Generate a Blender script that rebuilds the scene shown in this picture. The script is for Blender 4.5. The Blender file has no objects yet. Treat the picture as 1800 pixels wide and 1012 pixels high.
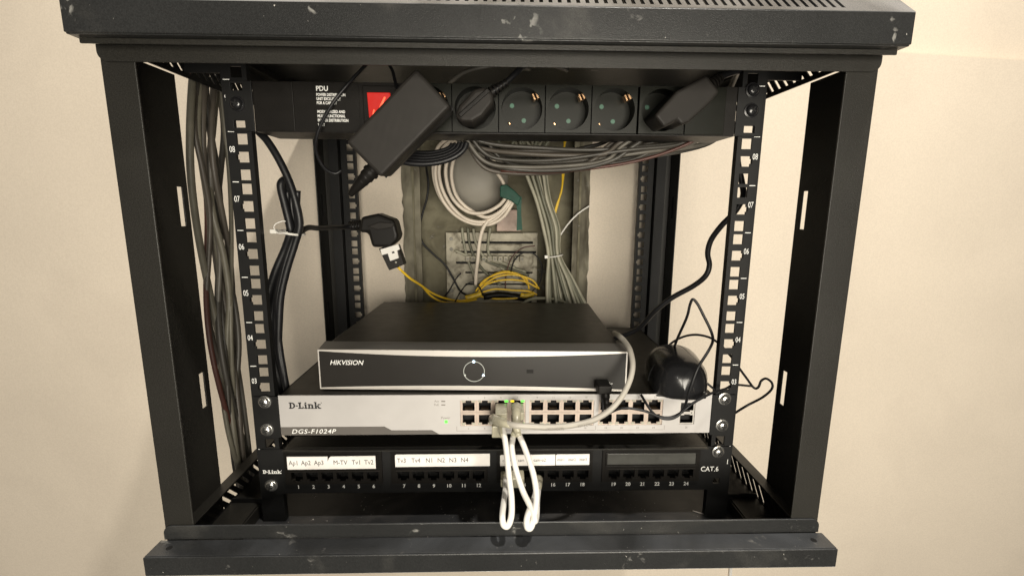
import bpy, bmesh, math, random
from mathutils import Vector, Matrix, Quaternion
random.seed(7)
S = 0.001            # everything below is written in millimetres
C = bpy.context.scene.collection
scene = bpy.context.scene

# ------------------------------------------------------------ camera, world, lights
cd = bpy.data.cameras.new('camera'); cam = bpy.data.objects.new('camera', cd); C.objects.link(cam)
cd.sensor_width = 36.0; cd.lens = 36.0*821.6/1800; cd.clip_start = 0.01; cd.clip_end = 50
CR = ((0.999681, -0.001693, -0.025198), (-0.024506, 0.176076, -0.984071), (0.006103, 0.984375, 0.175979))
cam.matrix_world = Matrix.Translation((2.35*S, -448*S, 292.4*S)) @ Matrix(CR).to_4x4()
scene.camera = cam
scene.view_settings.view_transform = 'Standard'; scene.view_settings.look = 'None'
scene.view_settings.exposure = 0.13; scene.view_settings.gamma = 1.0
w = bpy.data.worlds.new('World'); scene.world = w; w.use_nodes = True
w.node_tree.nodes['Background'].inputs[0].default_value = (1.0, 0.94, 0.85, 1)
w.node_tree.nodes['Background'].inputs[1].default_value = 0.13

def lamp(name, kind, loc, target, energy, col, **kw):
    l = bpy.data.lights.new(name, kind); l.energy = energy; l.color = col
    for k, v in kw.items(): setattr(l, k, v)
    o = bpy.data.objects.new(name, l); C.objects.link(o)
    o.location = Vector(loc)*S
    o.rotation_euler = (Vector(target)-Vector(loc)).to_track_quat('-Z', 'Y').to_euler()
    return o
# the ceiling lamp a little in front and to the right of the cabinet
lamp('ceiling_lamp', 'SPOT', (520, -560, 1900), (60, -40, 300), 105, (1.0, 0.93, 0.83), shadow_soft_size=0.04, spot_size=math.radians(110), spot_blend=0.6)
# soft fill added behind the photographer for the light of the room
lamp('room_fill', 'AREA', (210, -1350, 170), (30, 100, 200), 26, (1.0, 0.925, 0.79), size=0.7)
lamp('phone_light', 'POINT', (28, -445, 318), (0, 0, 200), 0.22, (1.0, 0.95, 0.86), shadow_soft_size=0.006)

# ------------------------------------------------------------ materials
def mat(name, col, rough=0.5, metal=0.0, noise=0.12, nscale=40, bump=0.0, bscale=900, emit=None, estr=0, coat=0.0, trans=0, alpha=1, spec=0.5,
        dirt_or_sheen=None, dirt_or_sheen_scale=18, dirt_or_sheen_amt=0.5, dirt_or_sheen_th=(0.5, 0.7), specks=None, smear=None, upsheen=None, stretch=None, grain=None):
    m = bpy.data.materials.new(name); m.use_nodes = True; nt = m.node_tree; N = nt.nodes; Lk = nt.links
    b = N['Principled BSDF']
    b.inputs['Roughness'].default_value = rough; b.inputs['Metallic'].default_value = metal
    b.inputs['Specular IOR Level'].default_value = spec
    if coat: b.inputs['Coat Weight'].default_value = coat
    if trans: b.inputs['Transmission Weight'].default_value = trans
    tc = N.new('ShaderNodeTexCoord'); geo = N.new('ShaderNodeNewGeometry')
    def nz(scale, detail=4, dist=0.0, st=None):
        n = N.new('ShaderNodeTexNoise'); n.inputs['Scale'].default_value = scale; n.inputs['Detail'].default_value = detail
        n.inputs['Distortion'].default_value = dist; src = geo.outputs['Position']
        if st:
            mp = N.new('ShaderNodeMapping'); mp.inputs['Scale'].default_value = st; Lk.new(src, mp.inputs['Vector']); src = mp.outputs[0]
        Lk.new(src, n.inputs['Vector']); return n
    n1 = nz(nscale)
    mx = N.new('ShaderNodeMix'); mx.data_type = 'RGBA'
    lo = tuple(c*(1-noise) for c in col[:3])+(1,); hi = tuple(min(1, c*(1+noise)) for c in col[:3])+(1,)
    mx.inputs[6].default_value = lo; mx.inputs[7].default_value = hi
    mr = N.new('ShaderNodeMapRange'); mr.inputs[1].default_value = .3; mr.inputs[2].default_value = .7
    Lk.new(n1.outputs[0], mr.inputs[0]); Lk.new(mr.outputs[0], mx.inputs[0])
    out = mx.outputs[2]
    if dirt_or_sheen:  # blotches: dirt on most materials, painted sheen on the slotted chamfer
        n2 = nz(dirt_or_sheen_scale, 8, 0.6, stretch); m2 = N.new('ShaderNodeMapRange'); m2.inputs[1].default_value = dirt_or_sheen_th[0]; m2.inputs[2].default_value = dirt_or_sheen_th[1]
        m2.inputs[4].default_value = dirt_or_sheen_amt; Lk.new(n2.outputs[0], m2.inputs[0])
        x2 = N.new('ShaderNodeMix'); x2.data_type = 'RGBA'; x2.inputs[7].default_value = (*dirt_or_sheen, 1)
        Lk.new(m2.outputs[0], x2.inputs[0]); Lk.new(out, x2.inputs[6]); out = x2.outputs[2]
    if specks:                      # scattered light specks of plaster dust
        v = nz(specks[0], 3, .4)
        lt = N.new('ShaderNodeMapRange'); lt.inputs[1].default_value = specks[1]; lt.inputs[2].default_value = specks[1]+.03; Lk.new(v.outputs[0], lt.inputs[0])
        n3 = nz(specks[2], 3); gt = N.new('ShaderNodeMath'); gt.operation = 'GREATER_THAN'; gt.inputs[1].default_value = specks[3]; Lk.new(n3.outputs[0], gt.inputs[0])
        mu = N.new('ShaderNodeMath'); mu.operation = 'MULTIPLY'; Lk.new(lt.outputs[0], mu.inputs[0]); Lk.new(gt.outputs[0], mu.inputs[1])
        x3 = N.new('ShaderNodeMix'); x3.data_type = 'RGBA'; x3.inputs[7].default_value = (.5, .48, .44, 1)
        Lk.new(mu.outputs[0], x3.inputs[0]); Lk.new(out, x3.inputs[6]); out = x3.outputs[2]
    if grain:                       # fine mottling of the paint itself
        ng = nz(grain[0], 2); mg = N.new('ShaderNodeMapRange'); mg.inputs[1].default_value = .3; mg.inputs[2].default_value = .7; mg.inputs[3].default_value = 1-grain[1]; mg.inputs[4].default_value = 1+grain[1]; Lk.new(ng.outputs[0], mg.inputs[0])
        vm = N.new('ShaderNodeVectorMath'); vm.operation = 'SCALE'; Lk.new(out, vm.inputs[0]); Lk.new(mg.outputs[0], vm.inputs['Scale']); out = vm.outputs[0]
    if upsheen:                      # patchy bluish sheen of faces that look up, painted into the colour
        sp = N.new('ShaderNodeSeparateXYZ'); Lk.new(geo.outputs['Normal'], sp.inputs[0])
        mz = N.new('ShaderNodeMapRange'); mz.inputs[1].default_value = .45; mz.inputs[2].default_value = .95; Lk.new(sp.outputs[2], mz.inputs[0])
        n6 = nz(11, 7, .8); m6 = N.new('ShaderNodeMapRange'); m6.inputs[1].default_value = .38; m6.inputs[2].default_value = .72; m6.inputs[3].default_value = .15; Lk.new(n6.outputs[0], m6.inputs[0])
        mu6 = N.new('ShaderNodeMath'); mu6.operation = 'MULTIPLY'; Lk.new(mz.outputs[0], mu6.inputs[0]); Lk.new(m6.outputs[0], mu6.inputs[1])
        x6 = N.new('ShaderNodeMix'); x6.data_type = 'RGBA'; x6.inputs[7].default_value = (*upsheen, 1)
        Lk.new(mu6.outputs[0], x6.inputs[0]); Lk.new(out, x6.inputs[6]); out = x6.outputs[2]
    if smear:                       # pale plaster smears
        n7 = nz(smear[0], 9, .7); m7 = N.new('ShaderNodeMapRange'); m7.inputs[1].default_value = smear[1]; m7.inputs[2].default_value = smear[1]+.06; m7.inputs[4].default_value = smear[2]; Lk.new(n7.outputs[0], m7.inputs[0])
        n8 = nz(34, 4, .5); m8 = N.new('ShaderNodeMapRange'); m8.inputs[1].default_value = .62; m8.inputs[2].default_value = .70; Lk.new(n8.outputs[0], m8.inputs[0])
        mu7 = N.new('ShaderNodeMath'); mu7.operation = 'MULTIPLY'; Lk.new(m7.outputs[0], mu7.inputs[0]); Lk.new(m8.outputs[0], mu7.inputs[1])
        x7 = N.new('ShaderNodeMix'); x7.data_type = 'RGBA'; x7.inputs[7].default_value = (.24, .235, .22, 1)
        Lk.new(mu7.outputs[0], x7.inputs[0]); Lk.new(out, x7.inputs[6]); out = x7.outputs[2]
    Lk.new(out, b.inputs['Base Color'])
    n4 = nz(nscale*2.3, 5); m4 = N.new('ShaderNodeMapRange'); m4.inputs[3].default_value = max(0.02, rough*0.94); m4.inputs[4].default_value = min(1, rough*1.06)
    m4.inputs[1].default_value = .3; m4.inputs[2].default_value = .7
    Lk.new(n4.outputs[0], m4.inputs[0]); Lk.new(m4.outputs[0], b.inputs['Roughness'])
    if bump:
        n5 = nz(bscale, 3); bp = N.new('ShaderNodeBump'); bp.inputs['Strength'].default_value = bump; bp.inputs['Distance'].default_value = 0.0008
        Lk.new(n5.outputs[0], bp.inputs['Height']); Lk.new(bp.outputs[0], b.inputs['Normal'])
    if emit:
        b.inputs['Emission Color'].default_value = (*emit, 1); b.inputs['Emission Strength'].default_value = estr
    return m
WALL = mat('wall_paint', (.70, .62, .515), .8, noise=.035, nscale=5, bump=.25, bscale=160, spec=.25, dirt_or_sheen=(.55, .48, .40), dirt_or_sheen_scale=6, dirt_or_sheen_amt=.3, dirt_or_sheen_th=(.5, .8), grain=(420, .05))
POWD = mat('black_powder_coat', (.018, .017, .0145), .38, noise=.2, nscale=9, bump=.3, bscale=1500, spec=.28, grain=(900, .25))
POWDD = mat('dusty_black_powder_coat', (.019, .0195, .0195), .30, noise=.15, nscale=12, bump=.25, bscale=1600, spec=.36, grain=(900, .22), dirt_or_sheen=(.20, .19, .17), dirt_or_sheen_scale=16, dirt_or_sheen_amt=.18, dirt_or_sheen_th=(.55, .78), specks=(420, .73, 22, .52), smear=(110, .56, .8), upsheen=(.085, .09, .098))
POWDC = mat('painted_sheen_slotted_coat', (.05, .053, .058), .27, noise=.15, nscale=12, bump=.2, bscale=1600, spec=.8, dirt_or_sheen=(.42, .42, .43), dirt_or_sheen_scale=9, dirt_or_sheen_amt=.6, dirt_or_sheen_th=(.42, .65), smear=(110, .54, .85))  # pale blotches painted in for the chamfer's bright sheen, plus plaster smears
POWDK = mat('deep_black_coat', (.008, .008, .008), .5, noise=.15, nscale=25, bump=.2, bscale=1500, spec=.25)
TRAY = mat('dusty_tray_floor', (.020, .021, .023), .5, noise=.2, nscale=15, bump=.2, bscale=1500, dirt_or_sheen=(.14, .13, .12), dirt_or_sheen_scale=24, dirt_or_sheen_amt=.4, dirt_or_sheen_th=(.5, .75), specks=(380, .70, 20, .50))
PLBLK = mat('black_plastic', (.009, .008, .007), .42, spec=.16, noise=.15, nscale=60, bump=.15, bscale=1400)
PLGRY = mat('charcoal_plastic', (.020, .018, .016), .5, spec=.16, noise=.1, nscale=60, bump=0)
SOCK = mat('socket_plastic', (.007, .0075, .005), .35, spec=.16, noise=.1, nscale=60)
HOLE = mat('dark_cavity', (.004, .004, .004), .8, noise=0)
CORD = mat('black_cord', (.008, .008, .009), .42, noise=.2, nscale=50, bump=.1, spec=.35)
GLOSS = mat('glossy_black_plastic', (.012, .012, .013), .22, noise=.1, nscale=50, coat=.15)
SILV = mat('silver_front', (.55, .53, .515), .38, metal=.25, noise=.04, nscale=30, bump=.1, bscale=2000)
TRIM = mat('silver_trim', (.60, .57, .53), .35, metal=.3, noise=.03, nscale=12)
CASE = mat('recorder_lid_black', (.017, .0155, .012), .45, spec=.3, noise=.02, nscale=30, bump=.08, bscale=1200, grain=(900, .15))
BEZ = mat('bezel_grey', (.13, .125, .115), .4, metal=.2, noise=.05, nscale=40)
FACE = mat('recorder_front_charcoal', (.019, .017, .015), .35, spec=.3, noise=.05, nscale=30)
STRP = mat('model_stripe_grey', (.11, .10, .09), .45, noise=.06, nscale=40)
WHITE = mat('white_print', (.85, .85, .82), .5, noise=.02)
PRBLK = mat('black_print', (.02, .02, .02), .5, noise=.02)
PRGRY = mat('faint_grey_print', (.22, .20, .18), .5, noise=.02)
PAPER = mat('white_label_tape', (.80, .77, .74), .45, noise=.03, nscale=70, dirt_or_sheen=(.6, .57, .52), dirt_or_sheen_scale=40, dirt_or_sheen_amt=.35)
CLEAR = mat('dusty_clear_holder', (.06, .06, .055), .25, noise=.15, nscale=70)
ZINC = mat('zinc_bolt', (.72, .71, .68), .22, metal=.95, noise=.08, nscale=300)
DULL = mat('dull_screw', (.25, .24, .21), .7, metal=.3, noise=.2, nscale=200)
BRASS = mat('brass_contact', (.80, .50, .28), .25, metal=.9, noise=.05, nscale=200)
BRASSD = mat('dull_pins', (.16, .10, .05), .4, metal=.5, noise=.1)
NEON = mat('neon_glow', (.9, .2, .1), .4, noise=0, emit=(1, .06, .02), estr=1.0)
GOLD = mat('port_shell_metal', (.66, .55, .47), .32, metal=.6, noise=.08, nscale=120)
LENS = mat('led_lens', (.42, .42, .34), .3, noise=.1, nscale=200)
GREEN = mat('green_plastic_shutter', (.01, .085, .045), .4, noise=.1, nscale=100)
TAPE = mat('green_insulating_tape', (.003, .06, .036), .65, noise=.2, nscale=120)
RED = mat('lit_red_rocker', (.09, .004, .003), .25, noise=.1, nscale=120, emit=(1, .014, .006), estr=.5)
LEDG = mat('lit_green_led', (.05, .4, .05), .3, noise=0, emit=(.12, 1, .06), estr=1.5)
LEDY = mat('lit_yellow_led', (.5, .4, .02), .3, noise=0, emit=(1, .75, .03), estr=1.5)
LEDB = mat('lit_blue_white_led', (.6, .8, 1), .3, noise=0, emit=(.6, .85, 1), estr=2.4)
RING = mat('pale_ring', (.5, .52, .48), .35, noise=.04, emit=(.7, .75, .7), estr=.12)
PATCH = mat('off_white_patch_cable', (.72, .70, .66), .42, noise=.06, nscale=60)
PATCHG = mat('beige_grey_patch_cable', (.38, .355, .31), .45, noise=.07, nscale=60)
BOOT = mat('milky_boot_plastic', (.40, .375, .28), .28, noise=.1, nscale=100, spec=.6)
CREAM = mat('cream_cable', (.68, .60, .50), .45, noise=.10, nscale=50)
GCAB = [mat('grey_green_cable', (.135, .125, .095), .5, noise=.2, nscale=40), mat('grey_cable', (.105, .096, .08), .5, noise=.2, nscale=40),
        mat('taupe_cable', (.07, .06, .048), .5, noise=.2, nscale=40), mat('dark_grey_cable', (.045, .041, .034), .5, noise=.2, nscale=40)]
PALE = [mat('pale_grey_cable', (.36, .345, .26), .5, noise=.15, nscale=50), mat('pale_green_grey_cable', (.25, .245, .18), .5, noise=.15, nscale=50), mat('olive_grey_cable', (.13, .13, .09), .5, noise=.15, nscale=50)]
YEL = mat('yellow_fibre_cable', (.80, .52, .03), .4, noise=.1, nscale=60)
REDC = mat('red_brown_cable', (.07, .025, .018), .5, noise=.15, nscale=40)
TIE = mat('white_nylon_tie', (.75, .73, .68), .35, noise=.04, trans=.1)
PLASTER = mat('dirty_niche_metal', (.17, .157, .11), .85, noise=.3, nscale=16, bump=.8, bscale=140, dirt_or_sheen=(.07, .06, .04), dirt_or_sheen_scale=34, dirt_or_sheen_amt=.75, dirt_or_sheen_th=(.42, .72), spec=.15, smear=(170, .50, .6))
NFRAME = mat('stained_niche_frame', (.20, .185, .14), .8, noise=.4, nscale=22, bump=.7, bscale=200, dirt_or_sheen=(.05, .042, .03), dirt_or_sheen_scale=60, dirt_or_sheen_amt=.8, dirt_or_sheen_th=(.42, .68), spec=.15, stretch=(1, 1, .22), smear=(90, .52, .5))
TERM = mat('dusty_white_metal', (.42, .39, .31), .75, noise=.25, nscale=35, dirt_or_sheen=(.10, .085, .06), dirt_or_sheen_scale=60, dirt_or_sheen_amt=.8, dirt_or_sheen_th=(.5, .70), spec=.2)
DOME = mat('grey_plastic_cover', (.30, .28, .24), .55, noise=.1, nscale=14)
PINKD = mat('stained_terminal_block', (.40, .30, .25), .6, noise=.25, nscale=60, dirt_or_sheen=(.15, .12, .09), dirt_or_sheen_scale=60, dirt_or_sheen_amt=.6)

# ------------------------------------------------------------ mesh helpers
class MB:
    def __init__(s): s.v = []; s.f = []
    def add(s, vs, fs):
        n = len(s.v); s.v += [tuple(v) for v in vs]; s.f += [tuple(i+n for i in f) for f in fs]; return s
    def box(s, x0, x1, y0, y1, z0, z1):
        vs = [(x, y, z) for z in (z0, z1) for y in (y0, y1) for x in (x0, x1)]
        return s.add(vs, [(0, 2, 3, 1), (4, 5, 7, 6), (0, 1, 5, 4), (2, 6, 7, 3), (0, 4, 6, 2), (1, 3, 7, 5)])
    def prism(s, poly, a, b, ax='y'):          # polygon extruded along ax from a to b; poly in the two other axes
        n = len(poly)
        def P(p, t): return {'y': (p[0], t, p[1]), 'x': (t, p[0], p[1]), 'z': (p[0], p[1], t)}[ax]
        vs = [P(p, a) for p in poly]+[P(p, b) for p in poly]
        fs = [tuple(range(n)), tuple(range(2*n-1, n-1, -1))]+[(i, i+n, (i+1) % n+n, (i+1) % n) for i in range(n)]
        return s.add(vs, fs)
    def tube(s, pts, r, sides=10, caps=True):
        pts = [Vector(p) for p in pts]; rs = r if isinstance(r, (list, tuple)) else [r]*len(pts)
        t0 = (pts[1]-pts[0]).normalized(); up = Vector((0, 0, 1)) if abs(t0.z) < .9 else Vector((1, 0, 0))
        nrm = (up-t0*up.dot(t0)).normalized(); vs = []; fs = []
        for i, p in enumerate(pts):
            t = (pts[min(i+1, len(pts)-1)]-pts[max(i-1, 0)])
            t = t.normalized() if t.length > 1e-9 else t0
            nrm = (nrm-t*nrm.dot(t)).normalized(); bn = t.cross(nrm)
            for k in range(sides):
                a = 2*math.pi*k/sides; vs.append(p+(nrm*math.cos(a)+bn*math.sin(a))*rs[i])
        for i in range(len(pts)-1):
            for k in range(sides):
                k2 = (k+1) % sides; fs.append((i*sides+k, i*sides+k2, (i+1)*sides+k2, (i+1)*sides+k))
        if caps:
            fs.append(tuple(range(sides-1, -1, -1))); fs.append(tuple(range((len(pts)-1)*sides, len(pts)*sides)))
        return s.add(vs, fs)
    def cyl(s, p0, p1, r, sides=24): return s.tube([p0, p1], r, sides)
    def disc(s, c, r, sides=24, y=None):
        return s.add([(c[0]+r*math.cos(2*math.pi*k/sides), c[1], c[2]+r*math.sin(2*math.pi*k/sides)) for k in range(sides)], [tuple(range(sides))])
    def xf(s, M, start=0):
        s.v[start:] = [tuple(M @ Vector(v)) for v in s.v[start:]]; return s

def catmull(pts, n=8):
    P = [Vector(p) for p in pts]
    if len(P) < 3: return P
    P = [P[0]*2-P[1]]+P+[P[-1]*2-P[-2]]; out = []
    for i in range(1, len(P)-2):
        p0, p1, p2, p3 = P[i-1:i+3]
        for k in range(n):
            t = k/n; out.append(.5*((2*p1)+(-p0+p2)*t+(2*p0-5*p1+4*p2-p3)*t*t+(-p0+3*p1-3*p2+p3)*t**3))
    out.append(P[-2]); return out

def perf(us, vs, holes, thick, fn, mb=None):
    """perforated sheet: us/vs = (lo, hi); holes = rectangles (u0,u1,v0,v1); fn(u, v, w) -> xyz, w = 0..thick"""
    U_ = sorted(set([us[0], us[1]]+[h for q in holes for h in q[:2]])); V_ = sorted(set([vs[0], vs[1]]+[h for q in holes for h in q[2:]]))
    return perf_grid(U_, V_, lambda u, v: any(q[0] < u < q[1] and q[2] < v < q[3] for q in holes), thick, fn, mb)
def perf_grid(U_, V_, inhole, thick, fn, mb=None):
    mb = mb or MB(); nu, nv = len(U_), len(V_)
    solid = {(i, j): not inhole((U_[i]+U_[i+1])/2, (V_[j]+V_[j+1])/2) for i in range(nu-1) for j in range(nv-1)}
    idx = {}; verts = []; faces = []
    def vid(i, j, k):
        if (i, j, k) not in idx: idx[(i, j, k)] = len(verts); verts.append(fn(U_[i], V_[j], thick*k))
        return idx[(i, j, k)]
    for (i, j), ok in solid.items():
        if not ok: continue
        faces.append((vid(i, j, 0), vid(i+1, j, 0), vid(i+1, j+1, 0), vid(i, j+1, 0)))
        faces.append((vid(i, j, 1), vid(i, j+1, 1), vid(i+1, j+1, 1), vid(i+1, j, 1)))
        for (di, dj, a, b) in ((0, -1, (i, j), (i+1, j)), (1, 0, (i+1, j), (i+1, j+1)), (0, 1, (i+1, j+1), (i, j+1)), (-1, 0, (i, j+1), (i, j))):
            if not solid.get((i+di, j+dj), False):
                faces.append((vid(*a, 0), vid(*a, 1), vid(*b, 1), vid(*b, 0)))
    return mb.add(verts, faces)

ORG = {}
def obj(name, mb, m, parent=None, bevel=0, smooth=False, seg=2, label=None, keep=False):
    me = bpy.data.meshes.new(name)
    o0 = Vector((0, 0, 0))
    p = parent
    while p is not None:
        o0 = o0+Vector(ORG.get(p.name, (0, 0, 0))); p = p.parent
    me.from_pydata([tuple((Vector(v)-o0)*S) for v in mb.v], [], mb.f); me.update()
    bm = bmesh.new(); bm.from_mesh(me); bmesh.ops.recalc_face_normals(bm, faces=bm.faces); bm.to_mesh(me); bm.free()
    me.materials.append(m)
    o = bpy.data.objects.new(name, me); C.objects.link(o)
    if parent is not None: o.parent = parent
    if smooth:
        for p_ in me.polygons: p_.use_smooth = True
        if smooth != 'all': me.set_sharp_from_angle(angle=math.radians(40))
    if bevel:
        b = o.modifiers.new('bevel', 'BEVEL'); b.width = bevel*S; b.segments = seg; b.limit_method = 'ANGLE'; b.angle_limit = math.radians(35)
    if label: o['label'] = label
    return o
def tag(o, label, cat, group=None):
    o['label'] = label; o['category'] = cat
    if group: o['group'] = group
    return o
def thing(name, label, cat, loc=(0, 0, 0), group=None):
    o = bpy.data.objects.new(name, None); C.objects.link(o); o.empty_display_size = .01
    o.location = Vector(loc)*S; ORG[o.name] = tuple(loc)
    return tag(o, label, cat, group)
def finish(o, rz=0, rot=None):
    if rot: o.rotation_euler = rot
    else: o.rotation_euler = (0, 0, rz)
def text(name, s, size, loc, m, parent=None, bold=0, shear=0, xs=1.0, ry=0, align='LEFT', label=None, depth=.15, sp=1.0):
    """lettering as a thin mesh facing -y; size = capital height in mm; loc = left end of the base line"""
    cu = bpy.data.curves.new(name, 'FONT'); cu.body = s; cu.size = size/0.72; cu.shear = shear; cu.offset = bold; cu.extrude = depth
    cu.align_x = align; cu.space_character = sp; cu.resolution_u = 3
    to = bpy.data.objects.new('tmp', cu); C.objects.link(to)
    dg = bpy.context.evaluated_depsgraph_get(); dg.update()
    me = bpy.data.meshes.new_from_object(to.evaluated_get(dg)); bpy.data.objects.remove(to)
    M = Matrix.Translation(loc) @ Matrix.Rotation(ry, 4, 'Y') @ Matrix.Rotation(math.pi/2, 4, 'X') @ Matrix.Scale(xs, 4, (1, 0, 0))
    mb = MB(); mb.add([tuple(M @ v.co) for v in me.vertices], [tuple(p.vertices) for p in me.polygons])
    bpy.data.meshes.remove(me)
    return obj(name, mb, m, parent, label=label)
def cable(name, pts, r, m, label, cat='cable', group=None, n=7, sides=10, parent=None):
    o = obj(name, MB().tube(catmull(pts, n), r, sides), m, parent, smooth='all')
    if parent is None: tag(o, label, cat, group)
    return o
def jit(pts, a): return [(p[0]+random.uniform(-a, a), p[1]+random.uniform(-a, a), p[2]+random.uniform(-a*.4, a*.4)) for p in pts]
U = 44.45

# ------------------------------------------------------------ the wall with its recess
HX0, HX1, HZ0, HZ1 = -156, 149, 60, 440
mb = perf((-2500, 2500), (-1600, 480), [(HX0, HX1, HZ0, HZ1)], 6, lambda u, v, w_: (u, 347+w_, v))
# upper edge of this wall falls slightly to the right, above it the wall steps back
n = len(mb.v)
mb.v = [(x, y, z if z < 479 else 535-(x-700)*.044) for x, y, z in mb.v]
wall = obj('wall', mb, WALL); wall['kind'] = 'structure'
mb = MB().box(-2500, 2500, 378, 384, 444, 2600)
mb2 = MB().prism([(-2500, 676), (2500, 455.8), (2500, 450), (-2500, 670)], 353.2, 377.8)
o = obj('upper_wall', mb, WALL); o['kind'] = 'structure'
o = obj('wall_ledge', mb2, WALL); o['kind'] = 'structure'

# ------------------------------------------------------------ recess box in the wall
rb = thing('recessed_wall_box', 'grimy grey recessed metal box in the wall behind the rack, full of cables', 'wall box', (-3, 347, 60))
obj('back_plate', MB().box(HX0, HX1, 392, 396, HZ0, HZ1), PLASTER, rb)
mb = MB().box(HX0-1.5, HX0+1, 346, 392, HZ0, HZ1).box(HX1-1, HX1+1.5, 346, 392, HZ0, HZ1).box(HX0, HX1, 346, 392, HZ1-2, HZ1).box(HX0, HX1, 346, 392, HZ0, HZ0+2)
obj('side_wall', mb, NFRAME, rb)
def ragged(x0, x1, jl, jr, y0, y1):
    zs = [HZ0+(HZ1-HZ0)*i/34 for i in range(35)]
    L_ = [(x0+random.uniform(-jl, jl), z) for z in zs]; R_ = [(x1+random.uniform(-jr, jr), z) for z in zs]
    mb = MB()
    for i in range(34):
        mb.prism([L_[i], R_[i], R_[i+1], L_[i+1]], y0, y1)
    return mb
obj('frame_flange', ragged(HX0-3, HX0+26, 1.6, .3, 341, 345.5), NFRAME, rb, label='stained left flange of the recess')
obj('frame_flange', ragged(HX1-25, HX1+3, .3, 1.6, 341, 345.5), NFRAME, rb, label='stained right flange of the recess')
obj('plaster_ridge', MB().prism([(HX0+12, HZ0), (HX0+17, HZ0), (HX0+16, 250), (HX0+18, HZ1), (HX0+12, HZ1), (HX0+14, 250)], 338.5, 341), PLASTER, rb)
obj('plaster_ridge', MB().prism([(HX1-18, HZ0), (HX1-12, HZ0), (HX1-13, 250), (HX1-12, HZ1), (HX1-17, HZ1), (HX1-16, 250)], 338.5, 341), PLASTER, rb)
# round cover
mb = MB(); rr = 58; prof = []
vs = []; fs = []; nr, ns = 10, 40
for i in range(nr+1):
    a = math.pi/2*i/nr
    for k in range(ns):
        t = 2*math.pi*k/ns; vs.append((-42+rr*math.sin(a)*math.cos(t), 391-34*math.cos(a), 338+rr*1.03*math.sin(a)*math.sin(t)))
for i in range(nr):
    for k in range(ns): fs.append((i*ns+k, i*ns+(k+1) % ns, (i+1)*ns+(k+1) % ns, (i+1)*ns+k))
mb.add(vs, fs)
dm = obj('round_cover', mb, DOME, smooth='all'); tag(dm, 'round grey domed cover on the recess back, inside the cream cable coil', 'cover')
# slotted terminal panel
tp = thing('terminal_panel', 'dusty white slotted metal panel low in the wall recess', 'terminal panel', (-13, 380, 118))
holes = [(-66, 60, 224, 228), (-76, 66, 207, 211), (-76, -36, 188, 192), (-60, 60, 171, 174), (-60, 60, 150, 153)]
obj('panel_plate', perf((-93, 68), (118, 243), holes, 3, lambda u, v, w_: (u, 378+w_, v)), TERM, tp, bevel=.4)
obj('panel_housing', MB().box(-92, 67, 386, 391.5, 119, 242), HOLE, tp)
obj('terminal_block', MB().box(-20, 42, 370, 377.6, 231, 243).box(-18, 40, 368, 377.6, 212.5, 223), TERM, tp, bevel=.8)
obj('terminal_block', MB().box(-4, 38, 372, 390, 246, 283), PINKD, tp, bevel=1.2, label='pinkish stained block above the panel')
tm = MB()
for q in range(11): tm.box(-58+q*9.5, -51+q*9.5, 366, 377.6, 193, 203)
obj('terminal_row', tm, TERM, tp, bevel=.6)
tm = MB()
for q in range(11): tm.cyl((-54.5+q*9.5, 365.6, 198), (-54.5+q*9.5, 366.2, 198), 2.2, 10)
obj('terminal_screws', tm, DULL, tp)
for zz in (232, 214, 140): obj('panel_screw', MB().cyl((-84, 376.6, zz), (-84, 377.9, zz), 3.2), DULL, tp)

# ------------------------------------------------------------ the cabinet
cab = thing('rack_cabinet', 'open black wall-mounted network rack cabinet with slotted dusty top cover', 'rack cabinet', (0, 347, -44))
XO = 290.0
th = math.radians(41)
def cover(sign, name):
    """top (sign 1) and bottom (sign -1) pans, mirrored"""
    zf0, zf1 = (404, 425) if sign > 0 else (6, -11)
    L = 46 if sign > 0 else 58
    th = math.radians(41 if sign > 0 else 33)
    pan = MB().box(-XO, XO, -103, -101.5, min(zf0, zf1), max(zf0, zf1))
    pan.box(-XO, XO, -101.5, -80.5, zf0-(.7 if sign > 0 else .8), zf0+.7) if sign > 0 else pan.box(-XO, XO, -101.5, -82.2, zf0-1.5, zf0)
    yb = -103+L*math.cos(th); zb = zf1+sign*L*math.sin(th)
    pan.box(-XO, XO, yb, 346, min(zb, zb-sign*1.5), max(zb, zb-sign*1.5))
    for sx in (-1, 1):
        a, b = sorted((sx*XO, sx*(XO-1.5)))
        poly = [(-101.5, zf0+sign*.9), (-101.5, zf1), (yb, zb-sign*1.6), (-58, zb-sign*1.6), (-58, zf0+sign*.9)]
        pan.prism(poly, a, b, 'x') if sign > 0 else None
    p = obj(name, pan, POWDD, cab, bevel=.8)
    holes = []
    for i in range(77):
        u = -245+i*6.4; holes.append((u-1.35, u+1.35, 5.5, 33))
    dirv = Vector((0, math.cos(th), sign*math.sin(th))); nin = Vector((0, math.sin(th), -sign*math.cos(th)))
    base = Vector((0, -103, zf1))
    g = perf((-XO+.2, XO-.2), (0.3, L), holes, 1.5, lambda u, v, w_: tuple(base+Vector((u, 0, 0))+dirv*v+nin*w_))
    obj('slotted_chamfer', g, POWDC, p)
    return p
top = cover(1, 'top_cover'); bot = cover(-1, 'base_pan')
obj('screw_hole', MB().cyl((276, -92, 6.05), (276, -92, 6.25), 2.4, 16), HOLE, bot)
obj('screw_hole', MB().cyl((-276, -92, 6.05), (-276, -92, 6.25), 2.4, 16), HOLE, bot)
obj('screw_hole', MB().cyl((281, -91, 403.0), (281, -91, 403.25), 2.6, 16), HOLE, top)
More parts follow.
